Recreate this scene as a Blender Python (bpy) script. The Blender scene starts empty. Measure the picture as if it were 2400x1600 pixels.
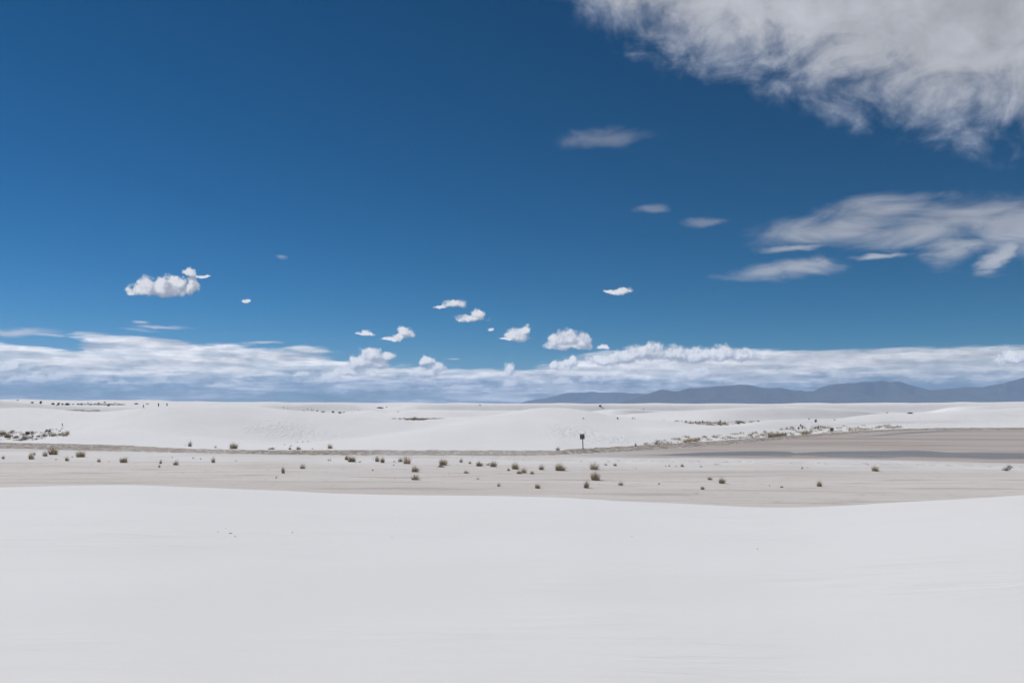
import bpy, math, random
import numpy as np
from mathutils import Vector

R = math.radians
scene = bpy.context.scene
F = 1866.67            # focal length in photo pixels (2400 wide): 28 mm on 36 mm
HY = 945.0             # eye-level row in the photo
# ------------------------------------------------------------------ camera
cam_d = bpy.data.cameras.new('camera')
cam = bpy.data.objects.new('camera', cam_d)
scene.collection.objects.link(cam)
cam.location = (0, 0, 0)
cam.rotation_euler = (R(90), 0, 0)
cam_d.lens = 28.0
cam_d.sensor_width = 36.0
cam_d.shift_y = (HY - 800.0) / 2400.0
cam_d.clip_start = 0.2
cam_d.clip_end = 200000.0
scene.camera = cam
# ------------------------------------------------------------------ sun
SUN_AZ = -54.0          # degrees from straight ahead, negative = left
SUN_EL = 45.0
sd = Vector((math.sin(R(SUN_AZ)) * math.cos(R(SUN_EL)), math.cos(R(SUN_AZ)) * math.cos(R(SUN_EL)), math.sin(R(SUN_EL))))
sun_d = bpy.data.lights.new('sun', 'SUN')
sun_d.energy = 2.8
sun_d.angle = R(0.53)
sun_d.color = (1.0, 0.975, 0.945)
sun = bpy.data.objects.new('sun', sun_d)
sun.rotation_euler = (-sd).to_track_quat('-Z', 'Y').to_euler()
scene.collection.objects.link(sun)
# ------------------------------------------------------------------ exposure / render
vs = scene.view_settings
vs.view_transform = 'Standard'
vs.look = 'None'
vs.exposure = 0.0
vs.gamma = 1.0
vs.use_curve_mapping = False
cy = scene.cycles
cy.max_bounces = 4
cy.diffuse_bounces = 2
cy.glossy_bounces = 2
cy.transparent_max_bounces = 4
cy.volume_bounces = 1
cy.use_denoising = True
cy.use_adaptive_sampling = True
cy.adaptive_threshold = 0.02
cy.adaptive_min_samples = 16


# ------------------------------------------------------------------ node helper
class V:
    """A value in a node tree; + - * / build math nodes."""
    def __init__(s, t, sock):
        s.t = t; s.s = sock

    def _m(s, op, *a, clamp=False):
        n = s.t.nodes.new('ShaderNodeMath'); n.operation = op; n.use_clamp = clamp
        for i, q in enumerate((s,) + a):
            if isinstance(q, V): s.t.links.new(q.s, n.inputs[i])
            else: n.inputs[i].default_value = q
        return V(s.t, n.outputs[0])

    def __add__(s, o): return s._m('ADD', o)
    def __radd__(s, o): return s._m('ADD', o)
    def __sub__(s, o): return s._m('SUBTRACT', o)
    def __rsub__(s, o): return val(s.t, o)._m('SUBTRACT', s)
    def __mul__(s, o): return s._m('MULTIPLY', o)
    def __rmul__(s, o): return s._m('MULTIPLY', o)
    def __truediv__(s, o): return s._m('DIVIDE', o)
    def min(s, o): return s._m('MINIMUM', o)
    def max(s, o): return s._m('MAXIMUM', o)
    def pow(s, o): return s._m('POWER', o)
    def clamp(s): return s._m('ADD', 0.0, clamp=True)

    def sstep(s, a, b):
        n = s.t.nodes.new('ShaderNodeMapRange'); n.interpolation_type = 'SMOOTHSTEP'
        s.t.links.new(s.s, n.inputs[0])
        n.inputs[1].default_value = a; n.inputs[2].default_value = b
        n.inputs[3].default_value = 0; n.inputs[4].default_value = 1
        return V(s.t, n.outputs[0])


def val(t, x):
    n = t.nodes.new('ShaderNodeValue'); n.outputs[0].default_value = x
    return V(t, n.outputs[0])


def vmath(t, op, *a):
    n = t.nodes.new('ShaderNodeVectorMath'); n.operation = op
    for i, q in enumerate(a):
        if isinstance(q, V): t.links.new(q.s, n.inputs[i])
        else: n.inputs[i].default_value = q
    return V(t, n.outputs['Value'] if op in ('LENGTH', 'DOT_PRODUCT') else n.outputs['Vector'])


def comb(t, x, y, z):
    n = t.nodes.new('ShaderNodeCombineXYZ')
    for i, q in enumerate((x, y, z)):
        if isinstance(q, V): t.links.new(q.s, n.inputs[i])
        else: n.inputs[i].default_value = q
    return V(t, n.outputs[0])


def sep(t, v):
    n = t.nodes.new('ShaderNodeSeparateXYZ'); t.links.new(v.s, n.inputs[0])
    return [V(t, o) for o in n.outputs]


def noise(t, vec, scale=1.0, detail=4.0, rough=0.55, lac=2.0, color=False, dist=0.0):
    n = t.nodes.new('ShaderNodeTexNoise'); n.noise_dimensions = '3D'
    t.links.new(vec.s, n.inputs['Vector'])
    n.inputs['Scale'].default_value = scale
    n.inputs['Detail'].default_value = detail
    n.inputs['Roughness'].default_value = rough
    n.inputs['Lacunarity'].default_value = lac
    n.inputs['Distortion'].default_value = dist
    return V(t, n.outputs['Color' if color else 'Fac'])


def voronoi(t, vec, scale=1.0, detail=0.0, rough=0.5):
    n = t.nodes.new('ShaderNodeTexVoronoi'); n.feature = 'F1'
    t.links.new(vec.s, n.inputs['Vector'])
    n.inputs['Scale'].default_value = scale
    n.inputs['Detail'].default_value = detail
    n.inputs['Roughness'].default_value = rough
    return V(t, n.outputs['Distance'])


def mix(t, f, a, b):
    n = t.nodes.new('ShaderNodeMix'); n.data_type = 'RGBA'
    for i, q in ((0, f), (6, a), (7, b)):
        if isinstance(q, V): t.links.new(q.s, n.inputs[i])
        elif i == 0: n.inputs[i].default_value = q
        else: n.inputs[i].default_value = (*q, 1)
    return V(t, n.outputs[2])


def curve(t, x, pts):
    """1-D lookup; pts are (0..1, 0..1)."""
    n = t.nodes.new('ShaderNodeFloatCurve')
    c = n.mapping.curves[0]
    pts = sorted(pts)
    while len(c.points) < len(pts): c.points.new(0.5, 0.5)
    for p, q in zip(c.points, pts):
        p.location = q; p.handle_type = 'AUTO_CLAMPED'
    n.mapping.use_clip = False
    n.mapping.update()
    t.links.new(x.s, n.inputs['Value'])
    return V(t, n.outputs[0])


# ------------------------------------------------------------------ sky
def ae(px, py):
    """direction of a point of the sky as (azimuth, elevation) in units of 1/F radian"""
    d = Vector(((px - 1200) / F, 1.0, (HY - py) / F)).normalized()
    return math.atan2(d.x, d.y) * F, math.asin(d.z) * F


CUMULUS = [  # heaps: (x, y, half width, half height)
    (380, 677, 62, 15), (345, 671, 21, 17), (385, 664, 16, 15), (414, 666, 15, 13), (447, 671, 17, 19), (322, 680, 20, 9),
    (442, 640, 15, 10), (476, 648, 16, 5), (572, 703, 11, 3.5),
    (860, 782, 18, 7), (950, 780, 19, 12), (919, 794, 25, 6), (940, 788, 22, 9),
    (1065, 711, 22, 10), (1036, 718, 16, 5), (1106, 746, 35, 8), (1121, 736, 18, 10), (1145, 772, 10, 5),
    (1211, 786, 25, 14), (1186, 795, 21, 5), (1232, 775, 14, 10),
    (1331, 809, 53, 11), (1331, 792, 30, 18), (1361, 799, 21, 17), (1303, 800, 22, 15),
    (1455, 683, 28, 8), (1432, 680, 20, 5),
    (875, 832, 33, 15), (845, 850, 29, 16), (885, 850, 28, 16), (909, 834, 22, 9), (818, 871, 32, 11), (775, 886, 30, 10),
    (999, 846, 18, 9), (994, 873, 36, 12), (1022, 861, 26, 10),
    (1195, 865, 17, 13), (1341, 848, 17, 11), (1298, 853, 14, 9), (1320, 858, 26, 7),
    (1514, 824, 50, 17), (1463, 836, 46, 15), (1412, 845, 40, 10), (1410, 813, 16, 6), (1582, 830, 38, 16),
    (1392, 884, 28, 14), (1631, 833, 46, 16), (1695, 830, 33, 16), (1743, 834, 36, 13), (1630, 877, 44, 15),
    (2379, 838, 34, 11), (17, 861, 26, 10), (146, 884, 24, 8), (92, 890, 30, 10), (31, 888, 19, 7), (282, 897, 20, 6),
    (707, 877, 19, 7), (1195, 900, 22, 8), (1070, 908, 36, 7), (520, 903, 30, 7), (1320, 893, 24, 8),
    # the same kind of heaps go on round the horizon outside the picture
    (-420, 800, 60, 18), (-900, 830, 70, 20), (3000, 810, 60, 16), (3500, 780, 50, 15)]
WISPS = [
    (2246, 510, 210, 46), (2390, 520, 130, 54), (1970, 535, 165, 30), (2150, 545, 160, 34), (2229, 585, 58, 38), (2338, 597, 26, 40), (2060, 500, 130, 34),
    (1795, 641, 82, 19), (1865, 630, 86, 21), (1862, 581, 72, 8), (2069, 603, 80, 6), (1661, 517, 60, 9), 
    (1417, 325, 104, 21), (1528, 489, 40, 9), (645, 597, 14, 4),
    (391, 769, 66, 5), (313, 755, 26, 3.5), (30, 777, 80, 10), (105, 786, 36, 3.5), (612, 801, 46, 3.5), (1060, 839, 26, 2.5),
    (2900, 560, 260, 40), (-600, 700, 120, 12)]


def field_group(name, blobs, flat=0.0):
    g = bpy.data.node_groups.new(name, 'ShaderNodeTree')
    g.interface.new_socket('P', in_out='INPUT', socket_type='NodeSocketVector')
    g.interface.new_socket('F', in_out='OUTPUT', socket_type='NodeSocketFloat')
    gi = g.nodes.new('NodeGroupInput'); go = g.nodes.new('NodeGroupOutput')
    p = V(g, gi.outputs[0])
    acc = None
    for (x, y, a, b) in blobs:
        if -300 < x < 2700: A, E = ae(x, y)
        else: A, E = (x - 1200) * 1.1, (HY - y)
        q = vmath(g, 'MULTIPLY_ADD', p, (1 / a, 1 / b, 0), (-A / a, -E / b, 0))
        if flat: q = vmath(g, 'MAXIMUM', q, vmath(g, 'MULTIPLY', q, (-1, -flat, 0)))      # level cloud base
        q = vmath(g, 'LENGTH', q)
        acc = q if acc is None else acc.min(q)
    g.links.new(acc.s, go.inputs[0])
    return g


def use_group(t, g, p):
    n = t.nodes.new('ShaderNodeGroup'); n.node_tree = g
    t.links.new(p.s, n.inputs[0])
    return V(t, n.outputs[0])


SKY_STRENGTH = 0.1
K = 1.0 / SKY_STRENGTH
world = bpy.data.worlds.new('World'); scene.world = world
world.use_nodes = True
world.cycles.sampling_method = 'NONE'      # the sun is a lamp; the open sky needs no map
t = world.node_tree
t.nodes.clear()
wo = t.nodes.new('ShaderNodeOutputWorld')
sky = t.nodes.new('ShaderNodeTexSky'); sky.sky_type = 'NISHITA'
sky.sun_disc = False
sky.sun_elevation = R(SUN_EL)
sky.sun_rotation = R(SUN_AZ)
sky.altitude = 1200
sky.air_density = 0.8
sky.dust_density = 0.0
sky.ozone_density = 4.0
tc = t.nodes.new('ShaderNodeTexCoord')
d = V(t, tc.outputs['Generated'])
dx, dy, dz = sep(t, d)
A = dx._m('ARCTAN2', dy) * F
E = dz._m('ARCSINE') * F
P = comb(t, A, E, 0.0)


def vscale(v, s):
    n = t.nodes.new('ShaderNodeVectorMath'); n.operation = 'SCALE'
    if isinstance(v, V): t.links.new(v.s, n.inputs[0])
    else: n.inputs[0].default_value = v
    if isinstance(s, V): t.links.new(s.s, n.inputs['Scale'])
    else: n.inputs['Scale'].default_value = s
    return V(t, n.outputs[0])


Dv = vscale(d, F)
# deep, dry desert blue: the clear sky with the contrast of the photograph
r_, g_, b_ = sep(t, vscale(V(t, sky.outputs[0]), SKY_STRENGTH))
SKYC = comb(t, (r_.pow(2.8) * (0.75 * K)).min(g_.pow(1.35) * (0.15 * K)), g_.pow(1.35) * (0.475 * K), b_.pow(1.4) * (0.565 * K))


def warp(p, vec, scale, amp, detail=3, rough=0.55, sx=1, sy=1):
    n1 = noise(t, vec, scale, detail, rough)
    n2 = noise(t, vmath(t, 'ADD', vec, (311.0, 97.0, 53.0)), scale, detail, rough)
    n = vmath(t, 'MULTIPLY_ADD', comb(t, n1, n2, 0.5), (amp * sx, amp * sy, 0), (-0.5 * amp * sx, -0.5 * amp * sy, 0))
    return vmath(t, 'ADD', p, n)


def bank_layer(col):
    """far layered bank that runs all round the horizon"""
    Pb = warp(P, vmath(t, 'MULTIPLY', Dv, (1, 1, 4)), 1 / 240, 60, 4, 0.6, sx=2.5, sy=0.55)
    Ab, Eb, _ = sep(t, Pb)
    bx = (Ab + 1400.0) / 2800.0
    TOP = [(-300, 786), (0, 788), (130, 797), (190, 782), (300, 779), (420, 786), (480, 796), (600, 804), (750, 816), (830, 834), (950, 852),
           (1080, 858), (1220, 856), (1320, 842), (1420, 828), (1500, 822), (1620, 822), (1750, 820), (1900, 819), (2000, 815), (2150, 813), (2250, 808), (2500, 806)]
    topE = curve(t, bx, [((ae(x, y)[0] + 1400) / 2800, ae(x, y)[1] / 250) for x, y in TOP]) * 250.0
    st1 = noise(t, vmath(t, 'MULTIPLY', Dv, (1, 1, 11)), 1 / 380, 6, 0.62)
    st2 = noise(t, vmath(t, 'MULTIPLY', Dv, (1, 1, 9)), 1 / 210, 7, 0.66)
    lump = noise(t, vmath(t, 'MULTIPLY', Dv, (1, 1, 2.4)), 1 / 42, 5, 0.60)
    below = topE - Eb
    edge = below + (st1 - 0.5) * 95.0
    alpha = edge.sstep(-1.0, 9.0) * (below.sstep(-5.0, 28.0) * 0.74 + 0.5 * (st1 + (st2 - 0.5) * 0.8).sstep(0.36, 0.58)).min(0.96)
    # low over the horizon one looks at shaded undersides, with pale heaps in front
    up = ((E + (st2 - 0.5) * 75.0 + (lump - 0.5) * 60.0) / 95.0).sstep(0.22, 0.80)
    relief = (st2.sstep(0.36, 0.62) - 0.5) * 0.42 + (lump - 0.5) * 1.0
    lum = (0.37 + up * 0.49) * (1.05 - A.sstep(250.0, 1000.0) * 0.22) * (1.0 + relief + (1.0 - up) * (st1 - 0.5) * 2.4)
    shade = (noise(t, vmath(t, 'MULTIPLY', Dv, (1, 1, 8)), 1 / 210, 4, 0.55) + (st2 - 0.5) * 0.3).sstep(0.50, 0.66)
    lum = lum * (1.0 - shade * 0.36)
    pale = (st1 + (st2 - 0.5) * 0.5).sstep(0.47, 0.60) * (1.0 - up)
    lum = lum * (1.0 + pale * 0.35)
    tint = (up + pale * 0.6 - shade * 0.35 + relief * 0.5).clamp()
    c = vscale(mix(t, tint, (0.76, 0.91, 1.17), (1.01, 0.985, 1.0)), lum * K)
    return mix(t, alpha, col, c)


gw = field_group('wisps', WISPS)


def wisp_layer(col):
    """thin wisps and lenses"""
    Pw = warp(P, vmath(t, 'MULTIPLY', Dv, (1, 1, 2.6)), 1 / 130, 85, 6, 0.60, sx=1.6, sy=0.36)
    fw = use_group(t, gw, Pw)
    wn = noise(t, vmath(t, 'MULTIPLY', vmath(t, 'ADD', Dv, (0, 0, 0)), (1, 1, 3.0)), 1 / 150, 5, 0.56, dist=0.8)
    low_ = 1.0 - (E / 420.0).sstep(0.3, 0.9)
    alpha = (1.22 - fw + (wn - 0.5) * 1.8).sstep(-0.08, 1.1) * (0.34 + low_ * 0.34 + A.sstep(480.0, 700.0) * 0.36).min(0.80)
    lum = (0.36 + (wn - 0.4) * 0.25 + alpha * 0.08) + low_ * 0.24
    c = vscale((0.965, 0.985, 1.07), (lum + 0.03) * K)
    return mix(t, alpha, col, c)


# ragged sheet that covers the right part of the sky overhead
EDGE = [(1250, -110), (1330, -5), (1400, 72), (1500, 148), (1600, 180), (1700, 188), (1800, 225), (1900, 262), (2000, 290), (2150, 322), (2270, 345), (2400, 362), (2600, 388)]
edgeE = curve(t, (A + 200.0) / 1600.0, [((ae(x, y)[0] + 200) / 1600, ae(x, y)[1] / 1200) for x, y in EDGE]) * 1200.0
inside = E - edgeE


def sheet_layer(col):
    sn = noise(t, vmath(t, 'MULTIPLY', Dv, (0.8, 0.8, 1.25)), 1 / 125, 8, 0.60, dist=0.7)
    sv = voronoi(t, vmath(t, 'ADD', Dv, vscale(noise(t, Dv, 1 / 50, 3, 0.6, color=True), 60.0)), 1 / 52, 2.0, 0.55)
    puff = (sn - 0.5) * 2.5 + (0.45 - sv) * 0.35
    solid = (inside / 120.0)
    a = (solid.min(1.6) + puff + 0.02).sstep(-0.35, 1.2) * 0.97
    a = a * inside.sstep(-70.0, 30.0)
    lum = 0.50 + puff * 0.15 + (noise(t, Dv, 1 / 330, 3, 0.5) - 0.5) * 0.22 + (noise(t, Dv, 1 / 120, 4, 0.5) - 0.5) * 0.16
    c = vscale(mix(t, a, (0.84, 0.95, 1.20), (0.96, 0.985, 1.07)), lum * K)
    return mix(t, a, col, c)


gc = field_group('heaps', [(x, y + b_ * 0.22, a_ * 1.06, b_ * (1.5 if b_ > 7 else 1.05)) for x, y, a_, b_ in CUMULUS], 1.75)


def heap_layer(col):
    """small fair-weather heaps"""
    Pc = warp(P, Dv, 1 / 34, 44, 5, 0.62, sx=1.0, sy=0.62)
    fc = use_group(t, gc, Pc)
    fc2 = use_group(t, gc, vmath(t, 'ADD', Pc, (-8.0, 11.0, 0.0)))
    cn = noise(t, Dv, 1 / 15, 4, 0.6)
    a = (1.06 - fc + (cn - 0.5) * 1.0).sstep(-0.06, 0.40)
    a = a * (0.50 + (E / 110.0).sstep(0.2, 0.9) * 0.50)
    lit = ((fc2 - fc) * 0.8 + (cn - 0.5) * 1.7).sstep(-0.42, 0.60)
    lum = (0.37 + lit * 0.43) * (1.25 - (E / 250.0).sstep(0.0, 1.0) * 0.25)
    c = vscale(mix(t, lit, (0.86, 0.93, 1.12), (0.99, 0.99, 1.02)), lum * K)
    return mix(t, a, col, c)


def bgnode(c):
    n = t.nodes.new('ShaderNodeBackground'); n.inputs['Strength'].default_value = SKY_STRENGTH
    t.links.new(c.s, n.inputs['Color'])
    return n


def mixsh(f, a, b_):
    n = t.nodes.new('ShaderNodeMixShader'); t.links.new(f.s, n.inputs[0])
    t.links.new(a.outputs[0], n.inputs[1]); t.links.new(b_.outputs[0], n.inputs[2])
    return n


# three parts of the sky, each with only the cloud layers that reach it (keeps it quick)
clear = bgnode(SKYC)
high = bgnode(sheet_layer(wisp_layer(SKYC)))
lowb = bgnode(heap_layer(bank_layer(wisp_layer(SKYC))))
is_low = E._m('LESS_THAN', 330.0)
is_cloudy = inside._m('GREATER_THAN', -130.0).max((A + E * 0.1)._m('GREATER_THAN', 70.0))
t.links.new(mixsh(is_low, mixsh(is_cloudy, clear, high), lowb).outputs[0], wo.inputs['Surface'])


# ------------------------------------------------------------------ numeric noise
def vnoise(x, y, seed=0):
    xi = np.floor(x).astype(np.int64); yi = np.floor(y).astype(np.int64)
    xf = x - xi; yf = y - yi
    u = xf * xf * (3 - 2 * xf); v = yf * yf * (3 - 2 * yf)

    def h(a, b):
        n = (a * 374761393 + b * 668265263 + seed * 1442695041) & 0x7fffffff
        n = ((n ^ (n >> 13)) * 1274126177) & 0x7fffffff
        return ((n ^ (n >> 16)) & 0xffff) / 65535.0
    return (h(xi, yi) * (1 - u) + h(xi + 1, yi) * u) * (1 - v) + (h(xi, yi + 1) * (1 - u) + h(xi + 1, yi + 1) * u) * v - 0.5


def fbm(x, y, oct=4, seed=0):
    s = 0; a = 1.0
    for i in range(oct):
        s = s + a * vnoise(x * 2 ** i + 17.3 * i, y * 2 ** i - 9.1 * i, seed + i); a *= 0.5
    return s


def smooth01(x): x = np.clip(x, 0, 1); return x * x * (3 - 2 * x)


# ------------------------------------------------------------------ terrain
PAN = -8.0
PXT = np.arange(-300, 2701, 2.0)


def prof(pts, sig=14):
    """a line drawn across the place, given as (column, value), smoothed"""
    xs, ys = zip(*pts)
    y = np.interp(PXT, xs, ys)
    k = np.exp(-0.5 * (np.arange(-40, 41) * 2.0 / sig) ** 2); k /= k.sum()
    return np.convolve(np.pad(y, 40, mode='edge'), k, 'valid')


L = {}
L['F'] = prof([(0, 1141), (230, 1137), (350, 1138), (600, 1147.5), (800, 1157), (1000, 1161), (1200, 1163), (1360, 1168), (1520, 1177), (1700, 1185), (1850, 1189), (1960, 1185), (2100, 1176), (2250, 1167), (2400, 1159), (2600, 1150)], 40)
L['Fd'] = prof([(0, 25), (600, 27), (1200, 28), (1850, 25), (2400, 23)], 80)
L['b0'] = prof([(-300, 1046), (0, 1050), (200, 1055), (400, 1060), (600, 1064), (800, 1066), (1200, 1068), (1300, 1066), (1400, 1061), (1500, 1056), (1700, 1042), (1800, 1033), (1950, 1020), (2060, 1011.5), (2150, 1008), (2400, 1007), (2700, 1007)], 20)
L['b1'] = prof([(-300, 1034), (0, 1037), (100, 1038.5), (300, 1044), (430, 1051), (600, 1055), (900, 1055), (1200, 1056), (1310, 1056), (1330, 1053.5), (1500, 1044), (1600, 1038), (1800, 1025), (1900, 1017), (2000, 1010), (2100, 1005), (2200, 1002.5), (2400, 1002), (2700, 1002)], 12)
L['M'] = prof([(-300, 1031), (0, 1033), (76, 1034), (120, 1026), (163, 1018), (230, 1016), (300, 1018), (400, 1027), (500, 1036), (650, 1044), (700, 1041), (778, 1033), (855, 1026), (919, 1017), (983, 1007), (1034, 1000), (1100, 992), (1200, 988), (1300, 993), (1400, 1005), (1500, 1016), (1600, 1012), (1672, 1010), (1800, 1005), (1950, 1000), (2050, 995), (2150, 992), (2400, 989)], 12)
L['Md'] = prof([(-300, 175), (0, 175), (650, 160), (800, 165), (1100, 185), (1300, 180), (1500, 165), (1672, 185), (1800, 205), (1978, 245), (2131, 285), (2400, 300)], 50)
L['Mt'] = prof([(-300, 2), (130, 2), (163, 0.3), (210, -8), (500, -10), (650, -6), (720, 1.5), (780, 5), (950, 5), (1030, 2), (1100, -5), (1300, -12), (2400, -6)], 15)
L['Mtd'] = prof([(-300, 300), (100, 300), (200, 250), (400, 225), (700, 232), (900, 232), (1080, 222), (1300, 215), (1672, 197), (1800, 215), (2055, 275), (2400, 320)], 40)
L['N'] = prof([(-300, 962), (0, 957), (50, 955.5), (100, 957), (150, 961), (200, 965), (245, 967), (300, 960), (340, 956), (400, 952), (440, 950), (480, 949.5), (550, 951), (600, 954.5), (664, 959.5), (715, 966), (766, 970), (830, 972), (880, 976), (919, 979), (970, 985), (1034, 981), (1060, 980), (1110, 978), (1160, 973.6), (1200, 966), (1251, 957), (1284, 955), (1327, 956), (1378, 962), (1417, 971), (1430, 974), (1500, 981), (1557, 984), (1582, 987.6), (1621, 994), (1672, 998.6), (1710, 996.5), (1748, 992), (1800, 985), (1876, 982.5), (1953, 982), (1978, 980), (2017, 973.6), (2055, 970), (2131, 968.5), (2183, 967), (2234, 963), (2310, 960), (2400, 956), (2700, 950)], 11)
L['Nd'] = prof([(-300, 430), (0, 430), (145, 400), (245, 330), (336, 285), (600, 300), (800, 270), (970, 250), (1110, 245), (1284, 250), (1430, 225), (1557, 212), (1672, 215), (1800, 235), (1876, 250), (1978, 300), (2055, 340), (2131, 350), (2400, 365)], 40)
L['S2'] = prof([(-300, 940), (0, 939), (30, 940), (55, 944), (100, 947), (150, 950), (230, 952), (300, 953), (480, 955), (640, 959), (700, 962.5), (780, 965), (809, 965), (855, 961.6), (885, 963), (906, 967), (931, 964.6), (970, 961), (1034, 961.6), (1110, 962), (1200, 964.6), (1250, 968), (1300, 971), (1378, 974), (1430, 976), (1455, 973), (1493, 969.7), (1531, 968), (1582, 965), (1633, 962), (1684, 959.5), (1735, 956), (1800, 953.5), (1876, 954), (1927, 957), (1978, 959.5), (2017, 962), (2055, 967), (2093, 969), (2144, 970), (2200, 970), (2300, 966), (2400, 962), (2700, 960)], 9)
L['S2d'] = prof([(-300, 560), (0, 560), (300, 560), (640, 620), (800, 620), (900, 540), (1034, 470), (1200, 430), (1300, 380), (1455, 315), (1672, 300), (1800, 340), (1950, 400), (2100, 460), (2400, 480)], 40)
L['S2r'] = prof([(-300, 2.2), (250, 2.4), (350, 6), (640, 8), (800, 5), (950, 3), (1200, 3), (1400, 8), (1600, 9), (1900, 9), (2100, 6), (2700, 6)], 40)
L['S3'] = prof([(-300, 944), (0, 944), (100, 946), (200, 946), (300, 945.5), (400, 944.5), (480, 945), (560, 945), (638, 945), (684, 949.5), (715, 947), (750, 945), (784, 944), (820, 947), (855, 954), (893, 961), (920, 963), (1000, 964), (1200, 962), (1340, 968), (1391, 964.6), (1430, 959.5), (1480, 959.5), (1531, 964.6), (1600, 964), (1800, 960), (2000, 966), (2144, 968), (2183, 964.6), (2208, 958), (2234, 954), (2285, 951), (2340, 950), (2400, 948), (2700, 947)], 9)
L['S3d'] = prof([(-300, 900), (0, 900), (640, 800), (784, 820), (900, 760), (1200, 650), (1455, 500), (1600, 560), (1800, 620), (2100, 660), (2240, 560), (2400, 560)], 40)
L['S3r'] = prof([(-300, 20), (600, 20), (660, 2.4), (900, 2.2), (1300, 3), (1480, 3), (1700, 3), (2100, 3), (2400, 4)], 25)
L['S4'] = prof([(-300, 941), (0, 940.5), (100, 941.5), (330, 942), (400, 943), (430, 944), (500, 944), (560, 945.5), (640, 946), (700, 945.5), (760, 948), (800, 950), (855, 955), (900, 958), (930, 957), (944, 955), (965, 948), (1000, 947.6), (1100, 947.6), (1200, 948), (1400, 948), (1600, 948.6), (1700, 948), (1800, 949), (1900, 948), (2000, 948), (2100, 946.5), (2200, 946), (2300, 945.5), (2400, 944), (2700, 943)], 9)
L['S4d'] = prof([(-300, 1500), (0, 1500), (400, 1300), (640, 1050), (850, 1100), (965, 950), (1200, 950), (1600, 1000), (2000, 1000), (2400, 1000)], 40)
L['S4r'] = prof([(-300, 20), (380, 20), (430, 3), (560, 4), (800, 4), (930, 2.2), (1200, 2.4), (2100, 2.4), (2400, 4)], 25)
L['S5'] = prof([(-300, 937), (0, 936), (38, 934.4), (64, 934.6), (102, 936.6), (178, 938), (255, 937.4), (306, 937.6), (370, 937.4), (408, 940), (485, 940.5), (560, 942), (600, 942.5), (638, 941), (676, 943), (760, 943), (855, 943.3), (965, 943), (1008, 944.8), (1085, 944), (1140, 945), (1200, 945.3), (1251, 944.5), (1327, 944), (1391, 945.6), (1480, 945), (1595, 945), (1633, 946.2), (1710, 945), (1800, 946.2), (1876, 944.8), (1922, 944), (1953, 945.8), (2055, 944), (2119, 943.3), (2144, 944.5), (2208, 943.5), (2246, 941.8), (2297, 943), (2400, 941), (2700, 940)], 7)


def get(name, px): return np.interp(px, PXT, L[name])


def knots(az):
    """for every direction the distances and heights of the ground's ridges and hollows"""
    a = np.clip(np.abs(az), 0, R(50)) * np.sign(az)
    px = np.clip(1200 + F * np.tan(a), -290, 2690)
    back = smooth01((np.abs(az) - R(60)) / R(110))
    def g(n):
        v = get(n, px)
        return v * (1 - back) + back * 0.5 * (L[n][10] + L[n][-10])
    ca = np.cos(np.clip(np.abs(az), 0, R(40)))
    # the horizon line itself is a little higher on the left in this place
    def zz(y, r): return (HY - y) / F * r * ca
    one = np.ones_like(az)
    r, z = [], []
    def add(a_, b_): r.append(a_ * one); z.append(b_ * one)
    fd = g('Fd') / ca; fz = zz(g('F'), fd)
    add(0.4, -1.62); add(7, -1.62 + (fz + 1.62) * 0.17); add(fd * 0.72, -1.62 + (fz + 1.62) * 0.63)
    add(fd, fz); add(fd + 7, fz - 2.0); add(fd + 14, PAN + 0.5); add(52, PAN)
    r0 = -PAN * F / (g('b0') - HY) / ca; r1 = np.maximum(-(PAN + 0.34) * F / (g('b1') - HY) / ca, r0 + 1.5)
    add(r0, PAN); add(r1, PAN + 0.34)
    md = np.maximum(g('Md') / ca, r1 + 8); add(md, zz(g('M'), md))
    mt = np.maximum(g('Mtd') / ca, md + 8); add(mt, zz(g('M') + g('Mt'), mt))
    nd = np.maximum(g('Nd') / ca, mt + 12); add(nd, zz(g('N'), nd))
    front = g('N'); pd = nd
    for k in ('S2', 'S3', 'S4'):
        y = g(k); dd = np.maximum(g(k + 'd') / ca, pd * 1.15)
        foot = np.maximum(front + 3.0, y + 1.0)
        run = np.clip((foot - y) / F * dd * g(k + 'r'), 6, None)
        td = np.maximum(dd - run, pd + 0.3 * (dd - pd))
        add(td, zz(foot, td)); add(dd, zz(y, dd))
        front = np.minimum(front, y); pd = dd
    d5 = pd * 1.25 + 600; y5 = g('S5')
    td = pd + 0.35 * (d5 - pd)
    add(td, zz(front + 1.5, td)); add(d5, zz(y5, d5))
    add(d5 + 500, -22); add(7000, -45); add(46000, -45)
    return np.array(r), np.array(z)


def pchip_rows(rk, zk, rr):
    """monotone cubic through the knots of each direction (columns), sampled at rr"""
    n = rk.shape[0]
    h = np.diff(rk, axis=0); dl = np.diff(zk, axis=0) / h
    m = np.zeros_like(zk)
    w1 = 2 * h[1:] + h[:-1]; w2 = h[1:] + 2 * h[:-1]
    same = (dl[:-1] * dl[1:]) > 0
    with np.errstate(divide='ignore', invalid='ignore'):
        hm = (w1 + w2) / (w1 / dl[:-1] + w2 / dl[1:])
    m[1:-1] = np.where(same, hm, 0); m[0] = dl[0]; m[-1] = 0
    out = np.zeros((len(rr), rk.shape[1]))
    RR = rr[:, None] * np.ones((1, rk.shape[1]))
    for i in range(n - 1):
        msk = (RR >= rk[i]) & (RR < rk[i + 1])
        s = (RR - rk[i]) / h[i]
        v = ((1 + 2 * s) * (1 - s) ** 2) * zk[i] + s * (1 - s) ** 2 * h[i] * m[i] + s * s * (3 - 2 * s) * zk[i + 1] + s * s * (s - 1) * h[i] * m[i + 1]
        out = np.where(msk, v, out)
    out = np.where(RR >= rk[-1], zk[-1], out)
    out = np.where(RR < rk[0], zk[0], out)
    return out


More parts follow.
